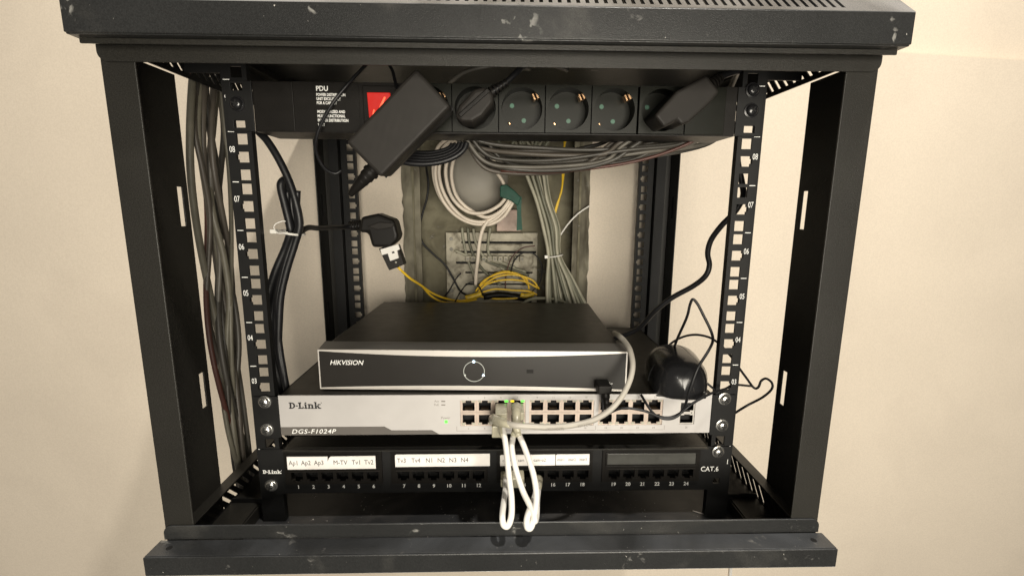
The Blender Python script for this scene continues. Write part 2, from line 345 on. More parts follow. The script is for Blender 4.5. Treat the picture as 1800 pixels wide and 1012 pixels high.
# front lips with rounded corners
def lip(z0, z1, up, y0, y1, x=287):
    r = 7; pts = []
    if up:
        pts = [(-x, z0), (x, z0)]+[(x-r+r*math.cos(a), z1-r+r*math.sin(a)) for a in [math.pi/2*i/6 for i in range(7)]]+[(-x+r-r*math.sin(a), z1-r+r*math.cos(a)) for a in [math.pi/2*i/6 for i in range(7)]]
    else:
        pts = [(x, z1), (-x, z1)]+[(-x+r-r*math.cos(a), z0+r-r*math.sin(a)) for a in [math.pi/2*i/6 for i in range(7)]]+[(x-r+r*math.sin(a), z0+r-r*math.cos(a)) for a in [math.pi/2*i/6 for i in range(7)]]
    return MB().prism(pts, y0, y1)
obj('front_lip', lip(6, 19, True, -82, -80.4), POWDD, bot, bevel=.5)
obj('front_lip', lip(391.5, 403.2, False, -82, -80.4), POWD, top, bevel=.5)
obj('inner_lip', MB().box(-287, 287, -95, -93.4, 399.6, 403.2), POWD, top, bevel=.4)
obj('tray_floor', MB().box(-254, 254, -66, 345, -39.5, -38), TRAY, bot)
for sx in (-1, 1):
    a, b = sorted((sx*285, sx*255)); obj('tray_ledge', MB().box(a, b, -78, 345, -24.5, -23), POWD, bot)
    a, b = sorted((sx*255, sx*253.5)); obj('ledge_riser', MB().box(a, b, -70, 345, -38, -24.7), POWD, bot)
# slotted side panels: top and bottom, right and left (slots slant opposite ways)
def side_panel(sx, z0, z1, zs0, zs1, flz):
    sh = .95 if sx > 0 else -.95
    zm = (zs0+zs1)/2
    vsl = [z0, zs0, zs1, z1]; us = [-67, 343]; n_ = 0
    y = -60
    while y < 330:
        us += [y, y+5.0]; y += 12.2
    us = sorted(us); hs = [(us[i], us[i+1]) for i in range(1, len(us)-1, 2)]
    def fn(u, v, w_):
        k = 0 if (u < -66 or u > 340) else 1
        vv = min(max(v, zs0), zs1)
        return (sx*286-sx*w_, u+k*sh*(vv-zm), v)
    mb = perf_grid(us, vsl, lambda u, v: zs0 < v < zs1 and any(a < u < b for a, b in hs), 1.4, fn)
    o = obj('side_panel', mb, POWDK, cab)
    a, b = sorted((sx*286, sx*274))
    obj('panel_flange', MB().box(a, b, -78, 343, flz, flz+1.4), POWD, o, bevel=.3)
    return o
for sx in (1, -1):
    side_panel(sx, -36, 5, -22, -7, 5.1)
    side_panel(sx, 404.5, 454.3, 409, 421, 440)
# corner posts (L sections with slots)
def post(sx, front):
    mb = MB()
    y0, y1 = (-80, -2) if front else (305, 345)
    slots = [(-16 if front else 320, -9 if front else 327, a, b) for a, b in ((271, 306), (96, 131))] if front else []
    x = sx*286.5
    perf((y0+1.6, y1), (-22, 403), slots, 1.6, lambda u, v, w_: (x-sx*w_, u, v), mb)
    a, b = sorted((sx*288-sx*1.4, sx*262))
    if front: mb.box(min(sx*286.5, sx*262), max(sx*286.5, sx*262), -80, -78.4, -22, 403)
    else: mb.box(min(sx*284.8, sx*262), max(sx*284.8, sx*262), 343.4, 345, -22, 403)
    a, b = sorted((sx*262, sx*263.4))
    if not front: mb.box(a, b, 331, 343.4, -22, 403)
    if front:
        o = obj('corner_post', mb, POWD, cab, bevel=.6)
    else:
        o = obj('corner_post', mb, POWD, cab, bevel=.5)
        for a_, b_ in ((271, 306), (96, 131)):
            xa, xb = sorted((sx*284.9, sx*284.6)); obj('slot_shade', MB().box(xa, xb, 320, 327, a_, b_), HOLE, o)  # dark bar painted for the shade inside the slot, the post is unpierced
    return o
for sx in (-1, 1):
    for fr in (True, False): post(sx, fr)
# mounting rails
def rail(sx, y, labels):
    xc = sx*232.5; holes = []
    us = sorted([sx*223.5, sx*246.5]); notches = []
    for k in range(0, 10):
        for j, dz in enumerate((6.35, 22.225, 38.1)):
            z = k*U+dz
            if z > 436: continue
            holes.append((xc-4.75, xc+4.75, z-4.75, z+4.75))
            if j == 1:
                a, b = sorted((xc-sx*0+sx*4.75, xc+sx*6.6)) if labels else sorted((xc-sx*4.75, xc-sx*6.6))
                notches.append((a, b, z-2.2, z+2.2))
    mb = perf((us[0], us[1]), (-38, 440), holes+notches, 1.8, lambda u, v, w_: (u, y+w_, v))
    a, b = sorted((sx*246.5, sx*244.8)); mb.box(a, b, y+1.8, y+14, -38, 440)
    a, b = sorted((sx*223.5, sx*225)); mb.box(a, b, y+1.8, y+7, -38, 440)
    o = obj('mounting_rail', mb, POWDK if labels else POWDK, cab)
    # spacer plate that carries the rail at top and bottom
    for z0, z1 in ((-38, -18), (408, 440)):
        a, b = sorted((sx*246.6, sx*284)); MBx = MB().box(a, b, y+10, y+12, z0, z1)
        obj('rail_bracket', MBx, POWDK, o)
    if labels:
        for k in range(1, 10):
            x0 = -244.6 if sx < 0 else 238.6
            obj('unit_mark', MB().box(x0, x0+5.6, y-.15, y-.02, k*U-.35, k*U+.35), WHITE, o)
        for k in range(1, 10):
            sx_ = -244.8 if sx < 0 else 239.0
            z = (k-.5)*U+(7 if sx < 0 else 4.5)
            s_ = '%02d' % k if k not in (1, 9) else str(k)
            if sx > 0 and k in (1, 9): sx_ += 2.5
            text('unit_number', s_, 5.6, (sx_, y-.05, z-2.8), WHITE, o, xs=.66, sp=1.0, depth=.08)
    return o
for sx in (-1, 1):
    rail(sx, 0, True); rail(sx, 311, False)
# dark folded sections behind the rear rails
for sx in (-1, 1):
    a, b = sorted((sx*247.5, sx*262)); obj('rear_channel', MB().box(a, b, 300, 302, -38, 440).box(a, a+1.5, 302, 340, -38, 440).box(b-1.5, b, 302, 340, -38, 440), POWDK, cab, bevel=.4)

# ------------------------------------------------------------ power strip
pdu = thing('power_strip', 'black rack power strip with a red switch and round sockets', 'power strip', (0, 0, 355))
Z0, Z1 = 355.6, 398.8
body = obj('housing', MB().box(-219, -84.2, -1, 46, Z0, Z1).box(170.6, 219, -1, 46, Z0, Z1).box(-84.2, 170.6, 15, 46, Z0, Z1).box(-84.2, 170.6, -1.0, 15, Z0, Z0+1.0).box(-84.2, 170.6, -1.0, 15, Z1-1.0, Z1), PLBLK, pdu)
for sx in (-1, 1):
    a, b = sorted((sx*219.2, sx*243)); e = MB(); x = sx*232.5
    perf((a, b), (Z0, Z1), [(x-5, x+5, z-3, z+3) for z in (361.9, 393.7)] if sx < 0 else [(x-5, x+5, z-3, z+3) for z in (361.9,)], 1.6, lambda u, v, w_: (u, -2.2+w_, v), e)
    obj('mounting_ear', e, POWDK, pdu, bevel=.4)
obj('end_cap', MB().box(-218, -183, -2.4, -1, Z0+.5, Z1-.5), PLBLK, pdu, bevel=.5)
obj('name_plate', MB().box(-165, -125, -1.9, -1.02, Z0+.8, Z1-.8), PLBLK, pdu, bevel=.3)
obj('blank_plate', MB().box(171.6, 208, -3.2, -1.02, Z0+.8, Z1-.8), SOCK, pdu, bevel=.5)
TX = -162.5
for i, (s_, h) in enumerate((('PDU', 4.2), ('POWER DISTRIBUTION', 2.5), ('UNIT EXCLUSIVELY', 2.5), ('FOR A CABINET', 2.5))):
    text('lettering', s_, h, (TX, -1.95, 391.0-(0 if i == 0 else .9+3.5*i)), WHITE, pdu, bold=.07 if i else .12, xs=.72 if i else .95, depth=.06)
for i, s_ in enumerate(('MODULARIZED AND', 'MULTI-FUNCTIONAL', 'POWER DISTRIBUTION', 'UNIT')):
    text('lettering', s_, 2.5, (TX, -1.95, 372.2-3.75*i), WHITE, pdu, bold=.07, xs=.76, depth=.06)
sw = obj('rocker_switch', MB().box(-121, -91, -3.4, -1.02, Z0+3, Z1-3), PLBLK, pdu, bevel=.8)
obj('rocker', MB().prism([(-3.5, 367), (-7.2, 389), (-3.5, 389.5)], -116, -96, 'x'), RED, sw, bevel=.4)
obj('neon_lamp', MB().prism([(-101, 386), (-99.6, 385), (-105.4, 374), (-107, 374.6)], -6.9, -6.0), NEON, sw, bevel=.3)
obj('neon_lamp', MB().prism([(-111, 375), (-109.8, 374.6), (-111.6, 369.6), (-112.4, 370)], -6.9, -3.6), NEON, sw, bevel=.3)
def socket(xc, plugged):
    zc = 377.6; mb = MB(); hw = 20.6; hh = 20.6; R_ = 18.6; n_ = 40; vs = []; fs = []
    # square plate with a round well
    ring = [(xc+R_*math.cos(2*math.pi*k/n_), zc+R_*math.sin(2*math.pi*k/n_)) for k in range(n_)]
    sq = []
    for k in range(n_):
        a = 2*math.pi*k/n_; c_, s_ = math.cos(a), math.sin(a); m_ = max(abs(c_), abs(s_)); sq.append((xc+hw*c_/m_, zc+hh*s_/m_))
    for y_, R in ((-3.4, sq), (-3.4, ring), (14, ring)):
        vs += [(p[0], y_, p[1]) for p in R]
    vs += [(p[0], -1.0, p[1]) for p in sq]
    for k in range(n_):
        k2 = (k+1) % n_
        fs += [(k, k2, n_+k2, n_+k), (n_+k, n_+k2, 2*n_+k2, 2*n_+k), (3*n_+k, 3*n_+k2, k2, k)]
    fs.append(tuple(2*n_+k for k in range(n_)))
    mb.add(vs, fs)
    so = obj('socket', mb, SOCK, pdu, smooth=True)
    # pin holes with green shutters on the 45 degree line, brass earth springs on the other diagonal
    for t in (-1, 1):
        px_, pz_ = xc-1+t*6.6*.85-2, zc-t*6.6-1
        obj('pin_hole_shutter', MB().cyl((px_, 13.9, pz_), (px_, 13.2, pz_), 2.1, 16), GREEN, so)
        ex, ez = xc+t*12.3, zc+t*11.6
        c_ = MB()
        for q in (-1.6, 1.6):
            c_.box(ex+q-.9, ex+q+.9, (-1 if t > 0 else 9), (8 if t > 0 else 12), ez-(3.0 if t > 0 else 1.3), ez+(3.0 if t > 0 else 1.3))
        c_.xf(Matrix.Translation((ex, 0, ez)) @ Matrix.Rotation(math.radians(-25), 4, 'Y') @ Matrix.Translation((-ex, 0, -ez)))
        obj('earth_contact', c_, BRASS, so, bevel=.4)
    return so
SX = [-62.5, -20.5, 21.7, 63.9, 106.1, 149.3]
for x in SX: socket(x, False)

# ------------------------------------------------------------ bolts
def bolt_mesh():
    mb = MB(); prof = [(6.2, 0), (6.2, -1.2), (5.6, -1.2)]; 
    vs = []; fs = []; ns = 24
    pr = [(0.01, 0.0), (6.6, 0.0), (6.6, -1.1), (5.2, -1.3), (5.2, -2.0), (4.9, -3.2), (4.0, -4.1), (2.4, -4.7), (0.01, -4.8)]
    for r_, y_ in pr:
        for k in range(ns): vs.append((r_*math.cos(2*math.pi*k/ns), y_, r_*math.sin(2*math.pi*k/ns)))
    for i in range(len(pr)-1):
        for k in range(ns): fs.append((i*ns+k, i*ns+(k+1) % ns, (i+1)*ns+(k+1) % ns, (i+1)*ns+k))
    mb.add(vs, fs); return mb
def make_bolt(m, label, grp, loc, rot):
    t = thing('rack_bolt', label, 'bolt', (0, 0, 0), grp)
    obj('bolt_head', bolt_mesh(), m, t, smooth=True)
    obj('cross_recess', MB().box(-2.9, 2.9, -5.0, -4.2, -.55, .55).box(-.55, .55, -5.02, -4.2, -2.9, 2.9), HOLE, t)
    t.location = Vector(loc)*S; t.rotation_euler = (0, rot, 0); return t
bz = make_bolt(ZINC, 'silver bolt at the top left corner of the switch', 'silver rack bolts', (-232.5, -2.2, 97.0), .4)
def dup(root, loc, rz, label):
    r = root.copy(); C.objects.link(r); r.location = Vector(loc)*S; r.rotation_euler = (0, rz, 0); r['label'] = label
    for ch in list(root.children):
        c = ch.copy(); C.objects.link(c); c.parent = r
    return r
dup(bz, (-232.8, -2.2, 67.2), 1.1, 'silver bolt in the lower hole of the left switch ear')
dup(bz, (-233.6, -2.2, 5.6), .2, 'silver bolt under the small white lettering at the left end of the patch panel')
dup(bz, (232.2, -2.2, 98.2), .9, 'silver bolt at the top right corner of the switch')
dup(bz, (231.8, -2.2, 69.2), .1, 'silver bolt in the lower hole of the right switch ear')
dup(bz, (230.2, -2.2, 39.6), .6, 'silver bolt above the CAT.6 lettering at the right of the patch panel')
bk = make_bolt(GLOSS, 'black bolt low in the left ear of the power strip', 'black bolts of the power strip', (-232.5, -2.3, 379), .3)
dup(bk, (231.8, -2.3, 396.0), .8, 'black bolt at the top of the right ear of the power strip')
dup(bk, (232.2, -2.3, 378.2), .5, 'black bolt low in the right ear of the power strip')

# ------------------------------------------------------------ network switch
sw = thing('network_switch', 'silver-fronted 24 port network switch with lit green and yellow port lights', 'network switch', (0, 0, 61))
sz0, sz1 = 60.5, 103.0
groups = [-38.0, 32.0, 103.0]; PW = 66.5; pitch = 16.6
wins = [(g, g+PW, 69.5, 97.2) for g in groups]+[(187, 203, 70, 94)]
obj('front_panel', perf((-219.5, 219.5), (sz0, sz1), wins, 1.6, lambda u, v, w_: (u, -1.6+w_, v)), SILV, sw)
obj('case', MB().box(-219.5, -218, 0, 258, sz0, sz1).box(218, 219.5, 0, 258, sz0, sz1).box(-219.5, 219.5, 0, 258, sz1-1.2, sz1).box(-219.5, 219.5, 0, 258, sz0, sz0+1.2).box(-219.5, 219.5, 256, 258, sz0, sz1).box(-218, 218, 14, 16, sz0+1.2, sz1-1.2), CASE, sw)
for sx in (-1, 1):
    a, b = sorted((sx*220, sx*244)); x = sx*232.5
    e = perf((a, b), (58, 102), [(x-3.5, x+3.5, z-3, z+3) for z in (66.9, 97.5)], 1.8, lambda u, v, w_: (u, -2+w_, v))
    a, b = sorted((sx*220, sx*221.6)); e.box(a, b, -.1, 40, 62, 101)
    obj('mounting_ear', e, POWDK, sw, bevel=.3)
ST = -1.62
obj('model_stripe', MB().prism([(-219.3, 60.7), (-60, 60.7), (-67, 65.2), (-108, 65.2), (-115, 69.4), (-219.3, 69.4)], -1.95, -1.63), STRP, sw)
# maker's name in heavy slab letters: plain letters with added serifs
def slab(parent, x, z, h, m, y, k=1.0):
    t = text('maker_name', 'D-Link', h, (x, y, z), m, parent, bold=.045*h/6, xs=1.05, depth=.08)
    return t
def serif_word(parent, x0, y, z0, h, m):
    """D-Link drawn letter by letter with slab serifs"""
    mb = MB(); u = h/7.0; T = .16
    k_ = [0]
    def b(x, x2, z, z2): k_[0] += 1; mb.box(x0+x*u, x0+x2*u, y-T-.012*k_[0], y, z0+z*u, z0+z2*u)
    def pl(pts): k_[0] += 1; mb.prism([(x0+p[0]*u, z0+p[1]*u) for p in pts], y-T-.012*k_[0], y)
    # D: stem, serifs and bowl
    b(.9, 2.7, 0, 7); b(0, 3.0, 0, .9); b(0, 3.0, 6.1, 7)
    out = [(3.0+3.6*math.sin(a), 3.5+3.5*-math.cos(a)) for a in [math.pi*i/12 for i in range(13)]]
    inn = [(3.0+1.9*math.sin(a), 3.5+2.5*-math.cos(a)) for a in [math.pi*i/12 for i in range(12, -1, -1)]]
    for i in range(12): pl([out[i], out[i+1], inn[11-i], inn[12-i]])
    b(7.2, 9.4, 2.6, 3.7)                                   # hyphen
    b(10.7, 12.5, 0, 7); b(9.9, 13.3, 6.1, 7); b(9.9, 15.4, 0, 1.0); b(14.5, 15.4, 0, 2.4)      # L
    b(16.9, 18.6, 0, 5); b(16.2, 18.6, 4.1, 5); b(16.2, 19.3, 0, .8); b(16.9, 18.6, 5.7, 7.1)   # i
    b(20.6, 22.3, 0, 5); b(19.9, 22.3, 4.1, 5); b(19.9, 22.9, 0, .8); b(22.3, 24.4, 3.9, 5); b(23.9, 25.6, 0, 4.4); b(23.3, 26.2, 0, .8)  # n
    b(27.5, 29.2, 0, 7.4); b(26.8, 29.2, 6.5, 7.4); b(26.8, 29.9, 0, .8); pl([(29.2, 2.2), (31.4, 5), (33, 5), (30.6, 2.9), (29.2, 1.2)]); pl([(29.6, 2.6), (31, 3.2), (33.4, 0), (31.3, 0)]); b(30.6, 33.6, 4.3, 5); b(31, 34, 0, .8)  # k
    b(34.2, 34.8, 6.2, 6.9)
    return obj('maker_name', mb, m, parent)
serif_word(sw, -209.5, -1.63, 89.2, 6.6, PRBLK)
text('model_number', 'DGS-F1024P', 4.9, (-209, -2.0, 62.4), WHITE, sw, bold=.03, shear=.25, xs=1.12, sp=1.12, depth=.06)
text('lettering', 'Act', 2.3, (-64, -1.66, 95.4), PRGRY, sw, depth=.05); obj('legend_bar', MB().box(-57, -53, -1.75, -1.63, 95.6, 97), PRGRY, sw)
text('lettering', 'PoE', 2.3, (-64.5, -1.66, 91.6), PRGRY, sw, depth=.05); obj('legend_bar', MB().box(-57, -53, -1.75, -1.63, 91.8, 93), PRGRY, sw)
text('lettering', 'Power', 2.5, (-57.5, -1.66, 77.4), PRGRY, sw, depth=.05)
obj('power_light', MB().box(-54, -51, -2.0, -1.62, 72.8, 75.8), LEDG, sw, bevel=.3)
# bracket lines round the lower numbers
bl = MB()
for g in groups:
    a, b = g-4 if g < 0 else g-1, g+PW+1.5
    bl.box(a, b, -1.72, -1.62, 64.0, 64.3)
for x in (-42, 30, 100.5, 172): bl.box(x, x+.3, -1.72, -1.62, 64.0, 69)
obj('bracket_line', bl, PRGRY, sw)
def port(xc, top, lit=None, n=0):
    """one jack: metal shell seen in the window, dark opening with keyway, two light lenses"""
    z0 = 83.6 if top else 69.5; z1 = 97.2 if top else 83.4
    a, b = xc-8.25, xc+8.25
    if top: ops = [(xc-6.1, xc+6.1, 85.6, 94.2), (xc-3, xc+3, 94.2, 96.4)]
    else: ops = [(xc-6.1, xc+6.1, 72.4, 80.9), (xc-3, xc+3, 70.3, 72.4)]
    p = obj('ethernet_port', perf((a, b), (z0, z1), ops, 1.0, lambda u, v, w_: (u, -.4+w_, v)), GOLD, sw)
    zz = (86, 96.2) if top else (70.4, 80.7)
    c = MB(); q0, q1 = zz
    c.add([(x, y, z) for y in (.7, 12) for z in (q0-.6, q1+.3) for x in (xc-6.4, xc+6.4)], [(4, 5, 7, 6), (0, 1, 5, 4), (2, 6, 7, 3), (0, 4, 6, 2), (1, 3, 7, 5)])
    obj('jack_cavity', c, HOLE, p)
    cp = MB()
    for i in range(8):
        x = xc-3.6+i*1.03
        if top: cp.box(x-.22, x+.22, 2.5, 9, 86.1, 86.5)
        else: cp.box(x-.22, x+.22, 2.5, 9, 80.0, 80.4)
    obj('contact_pins', cp, BRASSD, p)
    lz = 94.7 if top else 70.3
    for k, sx in enumerate((-1, 1)):
        m_ = LENS if not lit else lit[k]
        l = obj('port_light', MB().box(xc+sx*5.3-1.7, xc+sx*5.3+1.7, -.9, -.42, lz, lz+1.9), m_, p, bevel=.3)
topnums = ['1', '3', '5', '7', '9', '11', '13', '15', '17', '19', '21', '23']
k = 0
for g in groups:
    for i in range(4):
        xc = g+8.35+i*pitch
        lit = None
        if g < 0 and i == 2: lit = (LENS, LEDG)
        if g < 0 and i == 3: lit = (LEDY, LEDG)
        port(xc, True, lit); lit2 = None
        if g < 0 and i == 2: lit2 = (LEDY, LENS)
        if g < 0 and i == 3: lit2 = (LENS, LEDG)
        port(xc, False, lit2)
        text('port_number', topnums[k], 2.1, (xc-.3, -1.66, 98.9), PRGRY, sw, align='CENTER', depth=.05)
        text('port_number', str(2*k+2), 2.1, (xc-.3, -1.66, 65.6), PRGRY, sw, align='CENTER', depth=.05)
        k += 1
# two fibre module slots
sf = obj('fibre_slot', perf((187.2, 202.8), (70, 94), [(188.4, 201.8, 84.6, 93), (188.4, 201.8, 71, 79.4)], 1, lambda u, v, w_: (u, -.3+w_, v)), TRIM, sw)
obj('slot_cavity', MB().box(188, 202.2, 8, 10, 70.5, 93.5), HOLE, sf)
obj('latch_tab', MB().box(192.5, 198, -1.2, -.32, 79.3, 80.3).box(192.5, 198, -1.2, -.32, 83.6, 84.6), HOLE, sf)
for x in (191, 200): obj('shell_rivet', MB().cyl((x, -.55, 82), (x, -.3, 82), .7, 10), HOLE, sf)
text('port_number', '26', 2.1, (195, -1.66, 65.6), PRGRY, sw, align='CENTER', depth=.05)

# ------------------------------------------------------------ patch panel
pp = thing('patch_bay', 'black 24 port patch panel with white label strips over numbered jacks', 'patch panel', (0, 0, 0))
jx = [g+i*15.5 for g in (-206.5, -97.5, 11.5, 122) for i in range(6)]
pz0, pz1 = -4.5, 44.8
holes = []
base = perf((-243, 243), (pz0, pz1), [(a, b, 7, 42.6) for a, b in ((-218.5, -119), (-110, -10), (-1, 99), (109, 212))]+[(-232.5-3.5, -232.5+3.5, 2.6, 8.6), (228, 235, 2.6, 8.6), (228, 235, 36, 42)], 1.6, lambda u, v, w_: (u, -1.6+w_, v))
obj('front_plate', base, POWDK, pp)
obj('top_fold', MB().box(-219, 219, 0.1, 26, 43.4, 44.8), POWD, pp)
obj('rear_board', MB().box(-217, 217, 16, 18, -2, 40), HOLE, pp)
obj('top_edge', MB().prism([(-1.6, 42.8), (-1.6, 44.8), (-7, 46.2), (-7, 44.8)], -218, 218, 'x'), POWD, pp)
for gi, (a, b) in enumerate(((-218.4, -119.1), (-109.9, -10.1), (-.9, 98.9), (109.1, 211.9))):
    jj = jx[gi*6:gi*6+6]; hs = []
    us = [a, b]
    for x in jj:
        us += [x-5.9, x-3, x+3, x+5.9]
    us = sorted(us); vs_ = [7, 9.2, 11.6, 20.2, 42.6]
    def inh(u, v, jj=jj):
        for x in jj:
            if 11.6 < v < 20.2 and abs(u-x) < 5.9: return True
            if 9.2 < v < 11.6 and abs(u-x) < 3: return True
        return False
    blk = obj('jack_block', perf_grid(us, vs_, inh, 2.2, lambda u, v, w_: (u, -3.4+w_, v)), PLBLK, pp)
    c = MB()
    c.box(a+2, b-2, 12, 14, 8, 22)
    obj('block_cavity', c, HOLE, blk)
    sh = MB()
    for x in jj: sh.box(x-7.6, x+7.6, -4.0, -3.45, 21.0, 21.7)
    obj('jack_ledge', sh, PLGRY, blk)
    pins = MB()
    for x in jj:
        for q in range(8): pins.box(x-3.6+q*1.03-.2, x-3.6+q*1.03+.2, 3, 9, 11.9, 12.3)
    obj('contact_pins', pins, HOLE, blk)
    hold = MB().box(a+3, b-3, -4.3, -3.45, 24, 25.2).box(a+3, b-3, -4.3, -3.45, 38.9, 40.2).box(b-5, b-3, -4.3, -3.45, 25.2, 38.9).box(a+3, a+4.6, -4.3, -3.45, 25.2, 38.9)
    obj('label_holder', hold, PLBLK, blk, bevel=.3)
    if gi == 3: obj('clear_window', MB().box(a+4.8, b-5.2, -4.0, -3.45, 26.6, 38.7), CLEAR, blk, bevel=.3)
    for x, n_ in zip(jj, range(gi*6+1, gi*6+7)):
        if n_ in (13, 14, 15): pass
        text('jack_number', str(n_), 3.9, (x, -1.7, 1.0), WHITE, pp, bold=.09, align='CENTER', depth=.06)
def strip(a, b, z0, z1, words, h, tilt, m=PAPER, cut=None, label=None):
    mb = MB()
    if cut is not None: mb.prism([(a, z0), (b, z0+tilt), (b, z1+tilt), (cut+1.5, z1), (cut-.4, z1-1.5), (cut-2.2, z1-6), (cut-1.8, z1), (a, z1)], -4.9, -4.5)
    else: mb.prism([(a, z0), (b, z0+tilt), (b, z1+tilt), (a+1, z1), (a, z1-1)], -4.9, -4.5)
    s_ = obj('label_strip', mb, m, pp, label=label)
    for x, wd, xs in words:
        text('lettering', wd, h, (x, -4.95, (z0+z1)/2-h*.42+tilt*(x-a)/(b-a)), PRBLK, s_, xs=xs, depth=.05)
strip(-214.5, -125, 24.4, 38.6, [(-213, 'Ap1', .86), (-200.5, 'Ap2', .86), (-187.4, 'Ap3', .86), (-168, 'M-TV', .9), (-149.2, 'Tv1', .9), (-136.6, 'Tv2', .9)], 5.0, .4, cut=-171.5, label='white label strip reading Ap1 to Tv2')
strip(-105, -8, 26.4, 40.2, [(-103, 'Tv3', .86), (-88.4, 'Tv4', .86), (-74, 'N1', .9), (-62, 'N2', .9), (-50, 'N3', .9), (-38, 'N4', .9)], 5.0, .3, label='white label strip reading Tv3 to N4')
strip(2.5, 59.5, 26.6, 38.9, [(5, 'cam-n1', .8), (21, 'cam', .8), (37, 'cam-o2', .85)], 3.6, .2, label='white label strip with cam lettering')
strip(60.2, 95, 27.0, 39.2, [(61.5, 'inter1', .72), (73, 'inter2', .72), (84.5, 'inter3', .72)], 3.2, .1, label='white label strip reading inter1 inter2 inter3')
serif_word(pp, -241.5, -1.7, 18.3, 3.9, WHITE)
text('lettering', 'CAT.6', 5.6, (213.8, -1.7, 16.8), WHITE, pp, xs=.92, bold=.01, depth=.06)
text('lettering', '1', 5.4, (240.3, -1.7, 25.0), WHITE, pp, xs=.8, depth=.06) 
# cables behind and under the switch
for i in range(5):
    z = 16+i*5
    cable('network_cable', [(-190+i*12, 60+i*4, z+12), (-120, 55+i*6, z+random.uniform(-4, 6)), (-30, 60, z), (60, 52+i*3, z+random.uniform(-4, 6)), (150, 60, z+3), (200, 90, z+14)], 2.6, GCAB[i % 4],
          'cable lying in the dark gap between the switch and the patch panel', group='cables in the gap under the switch')

# ------------------------------------------------------------ video recorder
nv = thing('video_recorder', 'black video recorder with silver-edged charcoal front standing on the switch', 'video recorder', (-25, 8, 104))
ORG[nv.name] = (0, 0, 0); nv.location = (0, 0, 0)
BX = 157.0; bz0, bz1 = 1.5, 43.5
obj('lid', MB().box(-152, 152, 17, 224, 2.5, 45.6), CASE, nv, bevel=1.0)
obj('bezel', MB().prism([(0, bz0), (0, bz1-.6), (.6, bz1), (17, 46.4), (19, 46.4), (19, bz0)], -BX, BX, 'x'), BEZ, nv, bevel=.4)
fr = perf((-BX, BX), (bz0, bz1), [(-BX+1.2, BX-1.2, bz0+1.2, bz1-1.0)], 1.6, lambda u, v, w_: (u, -1.6+w_, v))
obj('silver_frame', fr.box(-BX+1.2, BX-1.2, -.9, -.05, bz0+1.2, bz1-1.0), TRIM, nv)
N_ = 28; tp_ = []; bt_ = []
for i in range(N_+1):
    x = (-BX+1.3)+(2*BX-2.6)*i/N_; q = 1-(x/BX)**2
    tp_.append((x, bz1-1.6-5.0*q)); bt_.append((x, bz0+1.6+3.0*q))
mb = MB()
for i in range(N_): mb.prism([bt_[i], bt_[i+1], tp_[i+1], tp_[i]], -1.5, -.92)
bm = mb; obj('front_plate', bm, FACE, nv)
text('maker_name', 'HIKVISION', 5.2, (-145.5, -1.6, 27.6), WHITE, nv, bold=.02, shear=.28, xs=.98, depth=.08)
rn = MB(); rc = (1.5, 21.5); R_ = 10.6; pts = [(rc[0]+R_*math.cos(2*math.pi*i/48), -1.7, rc[1]+R_*math.sin(2*math.pi*i/48)) for i in range(49)]
rg = obj('ring_light', rn.tube(pts, .34, 6, caps=False), RING, nv, smooth='all')
obj('status_light', MB().cyl((rc[0]-.3, -2.3, rc[1]+R_), (rc[0]-.3, -1.4, rc[1]+R_), 1.35, 14), LEDB, rg)
obj('status_light', MB().prism([(rc[0]+8.1, rc[1]-4.6), (rc[0]+10.9, rc[1]-4.6), (rc[0]+9.5, rc[1]-2.1)], -2.2, -1.5), LEDB, rg)
obj('status_light', MB().cyl((rc[0]-9.3, -2.1, rc[1]-4), (rc[0]-9.3, -1.4, rc[1]-4), 1.0, 14), RING, rg)
obj('badge_window', MB().box(55, 62, -1.62, -1.5, 20, 24), PLBLK, nv, bevel=.05)
# usb symbol
ux, uz = 139.5, 9.6
us_ = MB().box(ux-3, ux+2.6, -1.72, -1.52, uz-.25, uz+.25).prism([(ux+2.4, uz-.8), (ux+4, uz), (ux+2.4, uz+.8)], -1.72, -1.52).cyl((ux-3, -1.72, uz), (ux-3, -1.52, uz), .8, 12)
us_.prism([(ux-1.6, uz), (ux-.2, uz+1.4), (ux+1, uz+1.4), (ux+1, uz+1.0), (ux, uz+1.0), (ux-1, uz)], -1.7, -1.53).prism([(ux-.6, uz), (ux+.4, uz-1.3), (ux+1.4, uz-1.3), (ux+1.4, uz-.9), (ux+.7, uz-.9), (ux, uz)], -1.7, -1.53)
obj('usb_symbol', us_, WHITE, nv)
for x in (-130, 130):
    for y in (30, 200): obj('foot', MB().cyl((x, y, .1), (x, y, 2.6), 7, 20), PLBLK, nv)
nv.location = Vector((-25.6, 8.5, 103.1))*S; nv.rotation_euler = (0, 0, math.radians(-1.7))

# ------------------------------------------------------------ computer mouse with its cord
ms = thing('computer_mouse', 'glossy black computer mouse perched on the right end of the switch', 'computer mouse', (0, 0, 0))
def mouse_mesh():
    nl, na = 30, 36; vs = []; fs = []
    for i in range(nl+1):
        t = i/nl; y = 92*t
        e = max(0.0, 1-abs(2*t-1)**3.2)**.5
        wx = 30*(e**.9)*(1-.08*t); h = 35*(max(0.0, 1-abs((t-.40)/.62)**2.5)**.62 if t > .40 else max(0.0, 1-abs((t-.40)/.41)**3.2)**.5)
        for k in range(na):
            a = 2*math.pi*k/na; c_, s_ = math.cos(a), math.sin(a)
            x = wx*math.copysign(abs(c_)**.8, c_); z = h*abs(s_)**.85 if s_ > 0 else -7*abs(s_)**.6*(e > .1)*e
            vs.append((x, y, z+7))
    for i in range(nl):
        for k in range(na): fs.append((i*na+k, i*na+(k+1) % na, (i+1)*na+(k+1) % na, (i+1)*na+k))
    return MB().add(vs, fs)
obj('shell', mouse_mesh(), GLOSS, ms, smooth='all')
